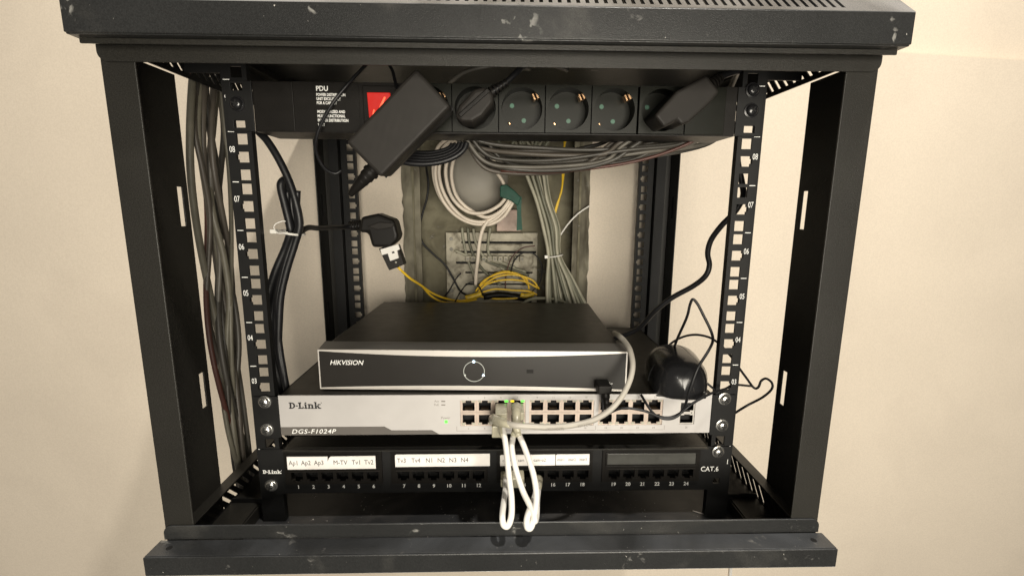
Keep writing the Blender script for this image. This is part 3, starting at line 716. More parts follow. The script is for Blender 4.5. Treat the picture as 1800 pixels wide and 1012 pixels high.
em = [(-1+4*math.cos(a)*1.0, 1.1, 13.5+9*math.sin(a)) for a in [math.pi*i/12 for i in range(13)]]
obj('emblem', MB().tube([(x+6, 1.6+(z-13)**2*.035, z) for x, y, z in em], .45, 6).tube([(x*.45+5.6, 1.4+(z-13)**2*.035, 13.5+(z-13.5)*.5) for x, y, z in em], .3, 6), PLGRY, ms)
seam = [(-30*1.01*math.cos(a)*.985, 31, 7+34.6*math.sin(a)**.85*.985) for a in [math.pi*(i+.4)/24.8 for i in range(25)]]
obj('seam', MB().tube(seam, .5, 6), HOLE, ms)
obj('side_skirt', MB().box(-25, 25, 12, 80, 1.2, 4), PLBLK, ms, bevel=2)
ms.location = Vector((184, -17, 98))*S; ms.rotation_euler = (math.radians(5), 0, math.radians(-8))
# mouse cord: loops in front of the switch, round the rail and back
MC = 'mouse cords'
up = thing('usb_plug', 'small black USB plug hanging from the right of the recorder front', 'plug', (0, 0, 0))
obj('plug_body', MB().box(104.0-5.5, 104.0+8.5, -16, 5.4, 108.6, 117.4), PLBLK, up, bevel=1.5)
obj('strain_relief', MB().tube(catmull([(107, -11, 109), (107.5, -12.5, 103), (108.3, -13, 97), (108.6, -13, 92)], 5), [4.4]*5+[3.4]*5+[2.2]*6, 12), PLBLK, up, smooth='all')
cable('mouse_cable', [(103.8, -13, 106.5), (105, -13, 91.5), (103.8, -15, 83.9), (109.1, -20, 91.1), (121.5, -25, 98.7), (140.1, -28, 97.6), (159.2, -30, 91.4), (172.9, -30, 93.7), (189.5, -28, 105.5), (210.2, -18, 110.5), (230.1, -6, 110.3), (248.1, 12, 107.2), (276.8, 30, 98.6)], 1.25, CORD,
      'thin black cord leaving the USB plug and running right below the mouse', 'cord', MC)
cable('mouse_cable', [(144.1, -8, 104.8), (147, -20, 99.2), (152.6, -28, 92.8), (162.8, -31, 90.1), (172.6, -31, 93), (178.7, -32, 102.7), (179.4, -38, 119.6), (185.7, -38, 143.1), (198.2, -30, 157.6), (206.5, -20, 165.2), (206.3, -14, 173.7), (199.6, -10, 188), (194.1, -8, 198.3), (189.7, -7, 202.6), (188.1, -5, 197.1), (187.8, 0, 182.7), (188.5, 20, 157), (191.8, 40, 136.4), (196.6, 60, 125.2)], 1.35, CORD,
      'thin black cord making the tall pointed loop in front of the mouse', 'cord', MC)
cable('mouse_cable', [(201, 90, 118.3), (204.8, 80, 132), (209.7, 60, 145.4), (217.3, 45, 152.3), (227.4, 35, 152.6), (233.6, 25, 149.3), (236.7, 14, 144.6), (245.6, 12, 134.7), (252.9, 14, 125.3), (261.9, 14, 114), (269.7, 12, 104), (273.3, 10, 105.4), (275.6, 10, 112.3), (280.8, 10, 114.8), (286.1, 8, 110.6), (285, 6, 104.5), (276.3, 6, 95.7), (259.7, 5, 86.8), (250.3, 16, 70.8)], 1.25, CORD,
      'thin black cord arching behind the mouse and sticking out beyond the right rail', 'cord', MC)
cable('mouse_cable', [(208.1, 8, 117.7), (217, 4, 111.2), (224.8, 3, 104.7)], 1.2, CORD, 'short black cord end between the mouse and the right rail', 'cord', MC)

# white patch cables in the lit ports
def boot(label, pts, r, m=BOOT):
    return cable('cable_boot', pts, r, m, label, 'plug')
PG = 'white patch cables at the middle of the switch'
def patch(label, body, boot_pts, col=PATCH, r=2.65, plug=None):
    t = thing('patch_cable', label, 'patch cable', (0, 0, 0), PG)
    obj('cord', MB().tube(catmull(body, 9), r, 14), col, t, smooth='all')
    for bp in boot_pts:
        P = catmull(bp, 4); n_ = len(P)
        obj('plug_boot', MB().tube(P, [4.9-2.0*i/(n_-1) for i in range(n_)], 14), BOOT, t, smooth='all')
    if plug:
        for q in plug: obj('plug_body', MB().box(*q), BOOT, t, bevel=1.0)
    return t
patch('white patch cable, left strand of the hanging loop from the lit ports', [(5.1, -40, 86.2), (7.1, -52, 79.5), (8.6, -62, 71.1), (10.5, -74, 56.3), (12.3, -84, 43.8), (12.1, -93, 34), (9.2, -97, 27.4), (5.4, -97, 28.5), (4.5, -92, 33.4), (6, -76, 35.6), (7.8, -50, 32.4), (8, -34, 29.8)],
      [[(4.6, -22, 87.3), (4, -38, 85.2), (6.1, -48, 81.3)], [(8.4, -8, 15.9), (8.1, -32, 26.8), (7.8, -50, 31.8)]],
      plug=[(-2.3, 9.3, -26, -1, 85.8, 94.0), (3.2, 16.8, -20, -4.6, 12, 21)])
patch('white patch cable, strand crossing to the rear of the right hanging loop', [(17.7, -30, 81.1), (14.2, -42, 75.8), (13.4, -52, 71), (16.8, -64, 58.3), (22.6, -74, 44.1), (27.6, -84, 38.2), (31, -92, 34.1), (31.8, -95, 29.9), (34, -86, 28.7), (35.6, -70, 31.2), (38.3, -50, 28)],
      [[(21, -16, 80.1), (18.2, -32, 82.1), (15.2, -42, 79.8)], [(41.9, -8, 13), (39.8, -32, 22.2), (37.1, -52, 24.6)]], plug=[(14.5, 27, -20, -4.6, 11, 22)])
patch('white patch cable, right strand curving down to the front loop', [(17.9, -40, 83.9), (21.9, -48, 78.9), (27.1, -60, 69.8), (32.1, -72, 57.6), (34, -82, 44.9), (32, -91, 35), (28.8, -97, 26.1), (25.4, -98, 26.4), (25.1, -95, 31.6), (28, -86, 34.2), (34, -64, 31.6), (38, -40, 27.4)],
      [[(18.5, -18, 97.8), (18, -34, 94.7), (17.8, -42, 87.2), (19.7, -48, 82.3)]], plug=[(14.3, 26, -24, -1, 85.8, 94.0)])
lt = thing('patch_cable', 'long beige-grey patch cable sweeping right from the lit ports and up beside the recorder', 'patch cable', (0, 0, 0), PG)
obj('cord', MB().tube(catmull([(5.6, -44, 93.9), (15.8, -52, 95), (31.4, -52, 93.8), (49.8, -50, 92.1), (68.7, -46, 91.7), (87.9, -42, 94.2), (104.5, -38, 101.8), (117.1, -33, 113.2), (126.5, -26, 127.5), (130.8, -18, 140.6), (130.2, -8, 151.8), (128.6, 6, 156.3), (126.7, 22, 157.7), (131.4, 60, 150.2)], 9), 2.75, 14), PATCHG, lt, smooth='all')
P = catmull([(-3.8, -14, 82.9), (-1.4, -32, 90.4), (5, -44, 93.4), (12.3, -50, 94)], 4)
obj('plug_boot', MB().tube(P, [5.4-2.5*i/(len(P)-1) for i in range(len(P))], 14), BOOT, lt, smooth='all')
obj('plug_body', MB().box(-5.5, 6.5, -30, -1, 71, 83), BOOT, lt, bevel=1)

text('cord_print', 'PATCH CORD', 2.1, (60.8, -53.4, 92.7), PRGRY, lt, ry=math.pi+.02, xs=.95, depth=.05)
text('cord_print', 'CAT 6 UTP', 2.0, (86.4, -49.6, 95.1), PRGRY, lt, ry=math.pi-.15, xs=.95, depth=.05)

# ------------------------------------------------------------ power adapter in front of the power strip
ad = thing('power_adapter', 'black rectangular power adapter hanging aslant in front of the power strip', 'power adapter', (0, 0, 0))
obj('housing', MB().box(-41, 41, -17, 17, -19.5, 19.5), PLGRY, ad, bevel=3, seg=3)
obj('seam', MB().box(-41.15, 41.15, 2, 2.6, -19.65, 19.65), HOLE, ad)
P = [(-41, -2, -8), (-50, -2, -8), (-58, -1, -8), (-66, 0, -8), (-74, 2, -8)]
obj('strain_relief', MB().tube(P, [6.5, 6.0, 5.0, 4.0, 2.6], 12), PLBLK, ad, smooth=True)
rr_ = MB()
for i in range(5): rr_.cyl((-45-i*5, -2+i*.5, -8), (-47.4-i*5, -2+i*.5, -8), 7.2-i*.9, 12)
obj('relief_rib', rr_, PLBLK, ad, smooth=True)
ad.location = Vector((-80.5, -34, 356.5))*S; ad.rotation_euler = (math.radians(4), math.radians(-43.5), math.radians(-3))
cable('power_cable', [(-138.1, -20, 320.7), (-143.5, -22, 318.1), (-152.1, -22, 322.9), (-158.5, -20, 335.1), (-159.7, -16, 347.6), (-155.2, -12, 362.6), (-145.6, -8, 380.2), (-132.4, -6, 396.1), (-120.4, 4, 413.1), (-115, 16, 423.2)], 1.5, CORD, 'thin black cord rising from the slanted adapter across the white lettering', 'cord', 'thin cords of the power strip')
cable('power_cable', [(-101.2, 10, 419.8), (-94.7, 2, 409.5), (-91.2, -4, 398.5), (-87.7, -10, 390)], 1.5, CORD, 'short black cord coming down to the top of the slanted adapter', 'cord', 'thin cords of the power strip')
for i in range(5):
    d = i*4.2
    c0 = Vector((-74, 26, 346))
    pts = [(c0.x+(44-i*4)*math.cos(a)*1.0, 22+i*5+4*math.sin(a), 352-(i*2.6)*0+(22-i*3.0)*math.sin(a)) for a in [math.pi*(1.02+.96*j/10) for j in range(11)]]
    cable('power_cable', pts, 2.7, CORD, 'turn of the black cord coil under the power strip, behind the slanted adapter', 'cord', 'turns of the black cord coil')

# ------------------------------------------------------------ plugs in the power strip
def ribbed(mb, a, b, r, n_):
    a = Vector(a); b = Vector(b); d = (b-a)/n_
    for i in range(n_): mb.cyl(a+d*i, a+d*(i+.55), r*(1-.4*i/n_), 12)
    return mb
pl = thing('power_plug', 'round black power plug in the left visible socket with cord going up right', 'power plug', (0, 0, 0), 'plugs in the power strip')
obj('plug_body', MB().prism([(-37, 366), (-31, 361.5), (-22, 361), (-13, 366), (-3, 378), (-4, 386), (-12, 390), (-20, 388), (-33, 375)], -30, 6), PLGRY, pl, bevel=3.5, seg=3)
obj('grip_ridge', MB().prism([(-34, 367), (-31.5, 364.5), (-6, 386), (-9, 388.5)], -32, -29.8), PLBLK, pl, bevel=.8)
obj('strain_relief', ribbed(MB(), (-9, -16, 386), (9, -14, 398), 5.2, 6), PLBLK, pl, smooth=True)
cable('power_cable', [(-9, -16, 386), (8, -14, 398), (18, -10, 408), (26, 0, 416), (40, 20, 424), (70, 60, 428)], 2.7, CORD, 'black cord going up from the round plug in the left visible socket', 'cord', 'cords above the power strip')
pr = thing('power_plug', 'long black angled power plug in the right-hand socket of the power strip', 'power plug', (0, 0, 0), 'plugs in the power strip')
obj('plug_body', MB().prism([(134, 368), (143, 358), (154, 364), (158, 360), (165, 363), (182, 379), (189, 388), (177, 401), (152, 388)], -32, 6), PLGRY, pr, bevel=2.6, seg=3)
obj('strain_relief', ribbed(MB(), (181, -18, 392), (197, -14, 404), 7.0, 6), PLBLK, pr, smooth=True)
cable('power_cable', [(183, -18, 394), (197, -14, 404), (216, -4, 412), (226, 20, 414), (236, 60, 400)], 2.9, CORD, 'black cord going up from the long angled plug at the right', 'cord', 'cords above the power strip')
cable('power_cable', [(-45, 6, 400), (-30, -2, 408), (-10, -6, 412), (8, 2, 416), (30, 30, 420)], 2.2, GCAB[3], 'dark cord lying over the top of the power strip', 'cord', 'cords above the power strip')

# right-hand black cord, from the power strip down to the recorder
cable('power_cable', [(235.2, 30, 373.5), (236.7, 26, 354.1), (237.4, 24, 334.9), (242.2, 22, 315.6), (244.7, 22, 301.7), (240, 26, 286.5), (231, 34, 271.8), (225.1, 42, 256.5), (224.4, 46, 242.2), (228.2, 48, 229), (225.7, 50, 216.9), (216.2, 58, 204.2), (197.4, 70, 188.2), (182.1, 80, 169.9), (171.1, 95, 147.4), (157.1, 105, 135.4), (143.4, 120, 124.4)], 2.9, CORD,
      'thick black cord running from the right rail down behind the recorder', 'power cord')
# black cable bundle at the left
BG = 'thick black cords tied at the left rail'
cable('power_cable', [(-231.6, 30, 359.8), (-222.2, 26, 350.9), (-211.9, 24, 333.9), (-203.6, 24, 313.5), (-198.6, 24, 293.4), (-196.7, 25, 271.2), (-203.7, 26, 251.3), (-213.6, 26, 225.4), (-221.4, 26, 199), (-225, 26, 175.1), (-228.1, 26, 144.6), (-225.9, 26, 119.8), (-225.1, 30, 92.8), (-229.5, 40, 68.8)], 3.6, CORD, 'black cord coming down from the left end of the power strip into the tied bundle', 'power cord', BG)
cable('power_cable', [(-208.2, 40, 255.9), (-209.2, 40, 273.3), (-210.3, 40, 296.2), (-210.6, 38, 310.2), (-212.3, 35, 314.5), (-214.1, 31, 312.1), (-214.6, 30, 306), (-212, 30, 290.5), (-209.3, 30, 273.7), (-209.5, 31, 262.3), (-217.9, 34, 244.7), (-229.6, 34, 221.2), (-238, 34, 197.4), (-241.2, 34, 173.1), (-240.3, 34, 142.2), (-236.4, 34, 116.9), (-233.7, 36, 87.1), (-235.4, 42, 67.9)], 3.9, CORD, 'black cord with the rounded free end at the left, tied in the bundle', 'power cord', BG)
for i, (dx, dy) in enumerate(((5, 3), (-8, 9), (10, -7), (0, 13))):
    P = [(-204.7, 30, 304.4), (-205.1, 30, 285), (-203.6, 30, 268.1), (-210, 30, 250.9), (-219.2, 30, 227.7), (-229, 30, 198.2), (-233.4, 30, 174.1), (-234.7, 30, 143.4), (-232.3, 30, 115.2), (-230.5, 32, 88.8), (-232.9, 40, 65.5)]
    P = [(x+dx*.55*(1+.5*math.sin(j*.8+i)), y+dy*.6, z) for j, (x, y, z) in enumerate(P)]
    cable('power_cable', P, 2.9, CORD, 'black cord inside the tied bundle beside the left rail', 'power cord', BG)
# tie round the bundle
tie = thing('cable_tie', 'white nylon cable tie round the black cords at the left', 'cable tie', (0, 0, 0))
TC = (-207.2, 31, 262.9); pts = [(TC[0]+10.8*math.cos(a), TC[1]+13*math.sin(a), TC[2]-2.0*math.cos(a)) for a in [2*math.pi*i/24 for i in range(25)]]
obj('band', MB().tube(pts, 1.25, 8, caps=False), TIE, tie, smooth='all')
obj('head', MB().box(TC[0]-16, TC[0]-9.5, TC[1]-14, TC[1]-8, TC[2]-.2, TC[2]+4), TIE, tie, bevel=.6)
obj('tail', MB().tube(catmull([(-205, 16, 264.3), (-212.9, 14, 263.3), (-217, 14, 267.7), (-215.5, 14, 272.1), (-209.7, 16, 274.8), (-207.3, 18, 274.7)], 6), .6, 6), TIE, tie, smooth='all')

# angled plug on its cord with the small white-tabbed coupler
ap = thing('power_plug', 'black angled power plug held up behind the adapter, white-tabbed coupler under it', 'power plug', (0, 0, 0))
XZ = lambda s: [(p[0], p[2]) for p in s]
obj('plug_body', MB().prism(XZ([(-173, 165, 275.5), (-152.5, 165, 279.9), (-131.6, 165, 272.1), (-127.2, 165, 253.1), (-128.2, 165, 247.2), (-138.8, 165, 237.5), (-160.9, 165, 237.4), (-165.2, 165, 255.8), (-176.9, 165, 256.5)]), 150, 182), PLBLK, ap, bevel=4, seg=3)
obj('grip_ridge', MB().prism(XZ([(-165.1, 150, 263.8), (-149.1, 150, 269.6), (-130.7, 150, 268.3), (-133.7, 150, 262.6), (-152.4, 150, 259.6)]), 147.5, 150.3), PLGRY, ap, bevel=1)
rb_ = MB(); A = Vector((-173.8, 166, 264.5)); B = Vector((-194.3, 166, 264.4)); ribbed(rb_, A, B, 8.0, 6)
obj('strain_relief', rb_, PLBLK, ap, smooth=True)
obj('cord', MB().tube(catmull([(-176.8, 166, 263.8), (-193.9, 160, 262.5), (-201.4, 130, 263.2), (-203.3, 90, 264.5), (-202.7, 60, 266.6), (-202.2, 38, 263.1)], 8), 2.9, 12), CORD, ap, smooth='all')
cp = thing('fibre_coupler', 'small dark and white coupler under the angled plug, yellow cables leaving it', 'coupler', (0, 0, 0))
obj('coupler_body', MB().prism(XZ([(-154.4, 165, 235.2), (-130.6, 165, 239.8), (-122.6, 165, 214.4), (-142.2, 165, 206.8)]), 158, 176), PLGRY, cp, bevel=.8)
obj('white_tab', MB().prism(XZ([(-151.5, 165, 234.5), (-128.4, 165, 241.3), (-126.4, 165, 234.6), (-130.1, 165, 233.1), (-128.3, 165, 223.4), (-139.5, 165, 219.6), (-142.1, 165, 229.3), (-149.6, 165, 227.1)]), 154, 158), PATCH, cp, bevel=.4)
obj('tab_slot', MB().prism(XZ([(-136.7, 158, 231.5), (-133.8, 158, 232.3), (-133.1, 158, 230.1), (-136.1, 158, 229.3)]), 153.6, 154.1), HOLE, cp)
obj('coupler_pin', MB().cyl((-132.7, 157, 217.6), (-131.8, 153, 218.1), 1.4, 12), DULL, cp)

# ------------------------------------------------------------ yellow fibre cables
YG = 'yellow fibre cables'
cable('fibre_cable', [(-131.7, 165, 209.9), (-123.9, 180, 197), (-112.8, 215, 178.6), (-100.1, 260, 156.7), (-80.3, 300, 139.6), (-59.6, 330, 131.6), (-36, 340, 135.5)], 1.6, YEL, 'yellow fibre cable running from the coupler down to the recess, upper strand', 'fibre cable', YG)
cable('fibre_cable', [(-130.3, 165, 208.4), (-119.7, 185, 191.6), (-111.3, 225, 174.3), (-103.7, 260, 153.1), (-89, 295, 136), (-62.1, 325, 129.7), (-37.9, 340, 131.5)], 1.6, YEL, 'yellow fibre cable running from the coupler down to the recess, lower strand', 'fibre cable', YG)
for i, P in enumerate(([(-40.3, 350, 143.6), (-24.5, 350, 163.6), (3, 350, 175.6), (27.5, 350, 175.6), (47.3, 350, 165.7), (52.5, 350, 147.7)], [(-38.1, 345, 140.5), (-21.4, 345, 156.5), (7.9, 345, 164.5), (42.2, 345, 162.6), (66.9, 345, 150.7)],
          [(-36.5, 352, 147.2), (-14.7, 352, 169.3), (12.8, 352, 178.3), (37.5, 352, 170.4), (50.5, 352, 155.4)], [(-30.2, 342, 143.1), (-6.7, 342, 149.1), (22.6, 342, 147.2), (52, 342, 145.2), (65.8, 342, 139.2)], [(-36, 340, 137.5), (-6.7, 338, 133), (27.5, 338, 134), (56.8, 340, 140.6)],
          [(-26.3, 346, 156.3), (-1.9, 346, 170.2), (27.4, 346, 173.3), (56.9, 346, 164.4), (69.9, 346, 148.5)])):
    cable('fibre_cable', P, 1.6, YEL, ('yellow fibre cable looped low in the recess above the recorder'), 'fibre cable', YG)
cable('fibre_cable', [(100.6, 300, 399.9), (104.1, 320, 372.4), (106.5, 345, 333.9), (101.3, 350, 301.5), (93.6, 352, 268.2), (95.1, 352, 244.2)], 1.5, YEL, 'yellow fibre cable hanging at the right of the recess, right strand', 'fibre cable', YG)
cable('fibre_cable', [(105, 300, 400), (101.7, 322, 368.2), (105.1, 346, 320.1), (95.9, 350, 287.3), (90, 352, 258.6), (89.2, 352, 246.1)], 1.5, YEL, 'yellow fibre cable hanging at the right of the recess, left strand', 'fibre cable', YG)
o = obj('fibre_tape_wrap', MB().tube(catmull([(-57.1, 336, 134.3), (-40.7, 338, 137.9), (-30.1, 340, 141.5)], 4), 5.0, 10), mat('yellow_tape', (.62, .42, .03), .4, noise=.25, nscale=150), smooth='all'); tag(o, 'yellow tape wrap holding the fibre cables at the left of their coil', 'tape')
o = obj('fibre_tape_wrap', MB().tube(catmull([(37.2, 338, 140), (47, 338, 138), (59.8, 340, 141.6)], 4), 4.4, 10), bpy.data.materials['yellow_tape'], smooth='all'); tag(o, 'yellow tape wrap at the right end of the fibre coil', 'tape')

# cream coil with the green tape
CG = 'turns of the cream cable coil'
turns = [
 [(-67.2, 300, 394.1), (-88.1, 312, 376.8), (-100.4, 320, 351.4), (-99.5, 322, 322.3), (-87.3, 322, 292.8), (-65.6, 322, 271), (-36.1, 322, 260.2), (-10.2, 322, 265.8), (12, 320, 286.1), (22.9, 320, 305.2)],
 [(-61.9, 300, 394.2), (-82.8, 312, 376.8), (-94.7, 318, 349.5), (-91.8, 318, 319.6), (-77.7, 318, 291), (-54.3, 318, 269.4), (-24.8, 318, 264.1), (-0.9, 318, 277), (17.4, 318, 298.8)],
 [(-56.4, 296, 393.7), (-71.7, 308, 376.5), (-83.5, 314, 351.1), (-82.2, 314, 323), (-71.8, 314, 298.2), (-50.2, 314, 280.4), (-24.6, 314, 278.7), (-0.9, 314, 289.7), (13.7, 316, 305.9)],
 [(-71, 304, 394.6), (-93.8, 316, 382.3), (-104.6, 326, 358.9), (-103.5, 326, 328.7), (-93.1, 326, 300), (-71.4, 326, 276.4), (-40, 326, 261.9), (-14, 326, 260.1), (8.4, 326, 273.2), (24.9, 322, 298.9)],
 [(-51.5, 300, 394.3), (-66.7, 310, 371.6), (-74.8, 316, 346), (-73.6, 318, 321.5), (-64.8, 318, 300.1), (-44.9, 318, 282.2), (-19.2, 316, 271.5), (6.5, 318, 284.3), (19.2, 318, 304.2)]]
for P in turns: cable('coil_cable', P, 2.9, CREAM, 'turn of the cream cable coil hanging in the recess, held by green tape', 'cable', CG)
cable('coil_cable', [(-17.4, 316, 266), (-25.8, 316, 253.2), (-31.5, 318, 231.8), (-34.7, 322, 203.3), (-38, 328, 178.7), (-39.4, 335, 158.2)], 3.0, CREAM, 'single cream cable dropping from the bottom of the coil', 'cable', CG)
cable('coil_cable', [(14.6, 318, 305.1), (6.3, 316, 327.3), (-4.5, 312, 344.6), (-8, 306, 361.4)], 2.9, CREAM, 'cream cable end above the green tape', 'cable', CG)
tpw = thing('green_tape', 'dark green tape wrapped round the right of the cream coil, its end hanging', 'tape', (0, 0, 0))
obj('tape_wrap', MB().prism(XZ([(1.8, 312, 320.9), (11.7, 312, 323.6), (24.5, 312, 313.9), (35.5, 312, 303.3), (30.1, 312, 289.9), (19.1, 312, 297.9), (1.8, 312, 304)]), 306, 326), TAPE, tpw, bevel=1.5)
obj('tape_tail', MB().prism(XZ([(26.4, 312, 305.1), (36.4, 312, 304.2), (35.7, 312, 280.9), (37.8, 312, 251.9), (28.6, 312, 250.9), (29.3, 312, 280.9)]), 310, 311.4), TAPE, tpw)

# black thin cables in the recess
DG = 'thin dark cables in the recess'
cable('thin_cable', [(-115.6, 300, 368.4), (-116.5, 330, 344.9), (-115.8, 340, 322.9), (-119.8, 344, 300), (-128.7, 348, 273.8), (-133.4, 350, 252.8), (-130.6, 352, 228.7), (-113.7, 352, 209.4), (-92.8, 352, 189.8), (-78.3, 350, 165.5), (-65.5, 345, 144.5), (-45.4, 335, 136.5)], 1.8, CORD, 'black cable wandering down the left of the recess', 'cable', DG)
cable('thin_cable', [(-71.1, 300, 135.9), (-65.7, 325, 145.3), (-54.8, 335, 158.1), (-43.4, 338, 161.6), (-32.9, 338, 152.7), (-25.8, 330, 139.5)], 1.1, CORD, 'thin black cable arching over the yellow tape', 'cable', DG)
cable('thin_cable', [(20.7, 350, 177.6), (26.3, 348, 197.6), (41.7, 346, 211.5), (59.2, 346, 209.6), (71.1, 346, 196), (74.3, 346, 178.3), (68.8, 346, 156.5), (57.1, 345, 144.7)], 1.3, CORD, 'thin black cable making a round arch at the middle of the recess', 'cable', DG)
cable('thin_cable', [(11, 352, 145.3), (12.8, 352, 175.3), (22.5, 350, 203.2), (39.9, 350, 218.9), (61.2, 350, 222.9)], 1.0, REDC, 'thin reddish cable curving up from the yellow coil', 'cable', DG)
cable('thin_cable', [(148.9, 330, 290.5), (132.3, 330, 279.3), (115.5, 328, 262.6), (100.2, 322, 241.4), (89, 318, 220.2), (81.6, 316, 204.4)], 1.3, PATCH, 'thin white cable reaching from the wall into the tied grey bundle', 'cable', DG)
for i, P in enumerate(([(-64.3, 372, 252.1), (-61.8, 374, 227.3), (-55.2, 374, 197.2), (-42.2, 370, 162.4), (-38.9, 360, 138.7)], [(-54.3, 370, 252.2), (-50.9, 373, 222.4), (-39.2, 373, 192.4), (-17, 368, 167.8), (3, 358, 154.3)], [(-44.5, 370, 250.3), (-40.8, 372, 227.5), (-27, 372, 202.6), (3, 368, 183), (27.9, 360, 168.1)],
                       [(-14.8, 366, 252.6), (-19, 372, 222.6), (-15, 372, 202.6), (13, 370, 186.8), (47.8, 362, 175.9)], [(-34.9, 368, 201), (-15, 368, 191), (15, 366, 181.3), (52.8, 360, 170.2)], [(-77, 374, 212.2), (-47.2, 374, 200.3), (-7, 372, 194.6), (28, 366, 183.4)])):
    cable('network_cable', P, 2.4, PALE[(i+1) % 3], 'grey-green cable lying over the slotted panel in the recess', group='cables over the slotted panel')
o = cable('thin_cable', [(-96.4, 340, 132.5), (-85.5, 350, 145.5), (-76, 356, 162.5), (-66.3, 360, 173.9)], 1.2, CORD, 'short dark cable at the lower left of the slotted panel', 'cable', DG)
dd = obj('dark_tangle', MB().tube(catmull([(-26.1, 338, 135.9), (3.1, 342, 139.2), (32.5, 342, 135.2), (56.8, 338, 132)], 5), 5.5, 10), PLBLK, smooth='all'); tag(dd, 'dark wrapped cable joint lying under the yellow fibre coil', 'cable joint')

# grey-green bundle down the recess with its tie
VG = 'grey-green cables of the tied bundle in the recess'
for i, pts in enumerate([[(31.3, 285, 396.3), (37.8, 296, 352.3), (58.6, 304, 300.7), (71.1, 304, 256.1), (79.8, 300, 212.7), (78.5, 298, 174.1), (78.5, 286, 124.9)],
    [(39.7, 285, 396.4), (40.3, 302, 352.8), (60.5, 310, 300.8), (73.3, 310, 255.8), (81.6, 306, 212), (81.8, 304, 173.1), (83.8, 292, 123.5)],
    [(56, 285, 396.5), (42.9, 308, 353.3), (62.4, 316, 300.9), (75.5, 316, 255.5), (83.5, 312, 211.4), (85.2, 310, 172.2), (85.8, 298, 122.2)],
    [(17.1, 285, 396.2), (45.5, 314, 353.8), (64.4, 322, 300.9), (77.8, 322, 255.2), (85.4, 318, 210.8), (88.7, 316, 171.2), (95.2, 304, 120.8)],
    [(32.7, 285, 396.3), (46.7, 296, 352.4), (64.3, 304, 300.8), (77.7, 304, 256.1), (84.7, 300, 212.7), (89.3, 298, 174.1), (94, 286, 124.9)],
    [(79.5, 285, 396.7), (49.3, 302, 352.9), (66.3, 310, 300.8), (79.9, 310, 255.8), (86.6, 306, 212.1), (92.8, 304, 173.1), (100.4, 292, 123.5)],
    [(69.4, 285, 396.7), (52, 308, 353.4), (68.3, 316, 300.9), (82.2, 316, 255.5), (88.5, 312, 211.4), (96.2, 310, 172.2), (105.6, 298, 122.2)],
    [(56.8, 285, 396.5), (54.7, 314, 353.9), (70.3, 322, 301), (84.5, 322, 255.3), (90.4, 318, 210.8), (99.8, 316, 171.3), (108.9, 304, 120.8)],
    [(56.5, 285, 396.5), (55.7, 296, 352.5), (70.1, 304, 300.8), (84.2, 304, 256.1), (89.6, 300, 212.7), (100.2, 298, 174.1), (114.7, 286, 124.9)],
    [(49.4, 285, 396.5), (58.3, 302, 353), (72.1, 310, 300.9), (86.6, 310, 255.8), (91.5, 306, 212.1), (103.7, 304, 173.2), (119.2, 292, 123.5)],
    [(58.9, 285, 396.6), (61.1, 308, 353.5), (74.1, 316, 300.9), (88.9, 316, 255.6), (93.5, 312, 211.4), (107.3, 310, 172.2), (120.7, 298, 122.2)],
    [(64.4, 285, 396.6), (63.8, 314, 354), (76.2, 322, 301), (91.3, 322, 255.3), (95.4, 318, 210.8), (110.9, 316, 171.3), (129.1, 304, 120.8)],
    [(35.4, 285, 396.3), (64.6, 296, 352.6), (75.9, 304, 300.8), (90.8, 304, 256.2), (94.5, 300, 212.7), (111, 298, 174.1), (127.2, 286, 124.9)],
    [(71.2, 285, 396.7), (67.3, 302, 353.1), (77.9, 310, 300.9), (93.2, 310, 255.9), (96.4, 306, 212.1), (114.6, 304, 173.2), (135.1, 292, 123.6)],
    [(61.9, 285, 396.6), (70.1, 308, 353.6), (80, 316, 301), (95.6, 316, 255.6), (98.4, 312, 211.5), (118.3, 310, 172.2), (142.8, 298, 122.2)],
    [(61.6, 285, 396.6), (73, 314, 354.1), (82.1, 322, 301.1), (98, 322, 255.3), (100.4, 318, 210.8), (122, 316, 171.3), (148.6, 304, 120.8)]]):
    cable('network_cable', pts, 2.5+random.uniform(-.3, .4), PALE[i % 3], 'grey-green cable of the tied bundle running down the right of the recess', group=VG)
vt = thing('cable_tie', 'white cable tie round the grey-green bundle in the recess', 'cable tie', (0, 0, 0))
TC = (89, 300, 211.8)
pts = [(TC[0]+14*math.cos(a), TC[1]+6+14*math.sin(a), TC[2]-1+2*math.cos(a)) for a in [2*math.pi*i/24 for i in range(25)]]
obj('band', MB().tube(pts, 1.2, 8, caps=False), TIE, vt, smooth='all'); obj('head', MB().box(TC[0]-16, TC[0]-11, TC[1]-9, TC[1]-4, TC[2]-4, TC[2]+1), TIE, vt, bevel=.5)
cable('network_cable', [(25.4, 270, 128.5), (48.9, 290, 140.9), (77.5, 300, 141.7), (99.8, 292, 139.6), (121.3, 280, 130.9)], 2.5, PALE[1], 'pale cable lying across the foot of the tied grey bundle', group=VG)

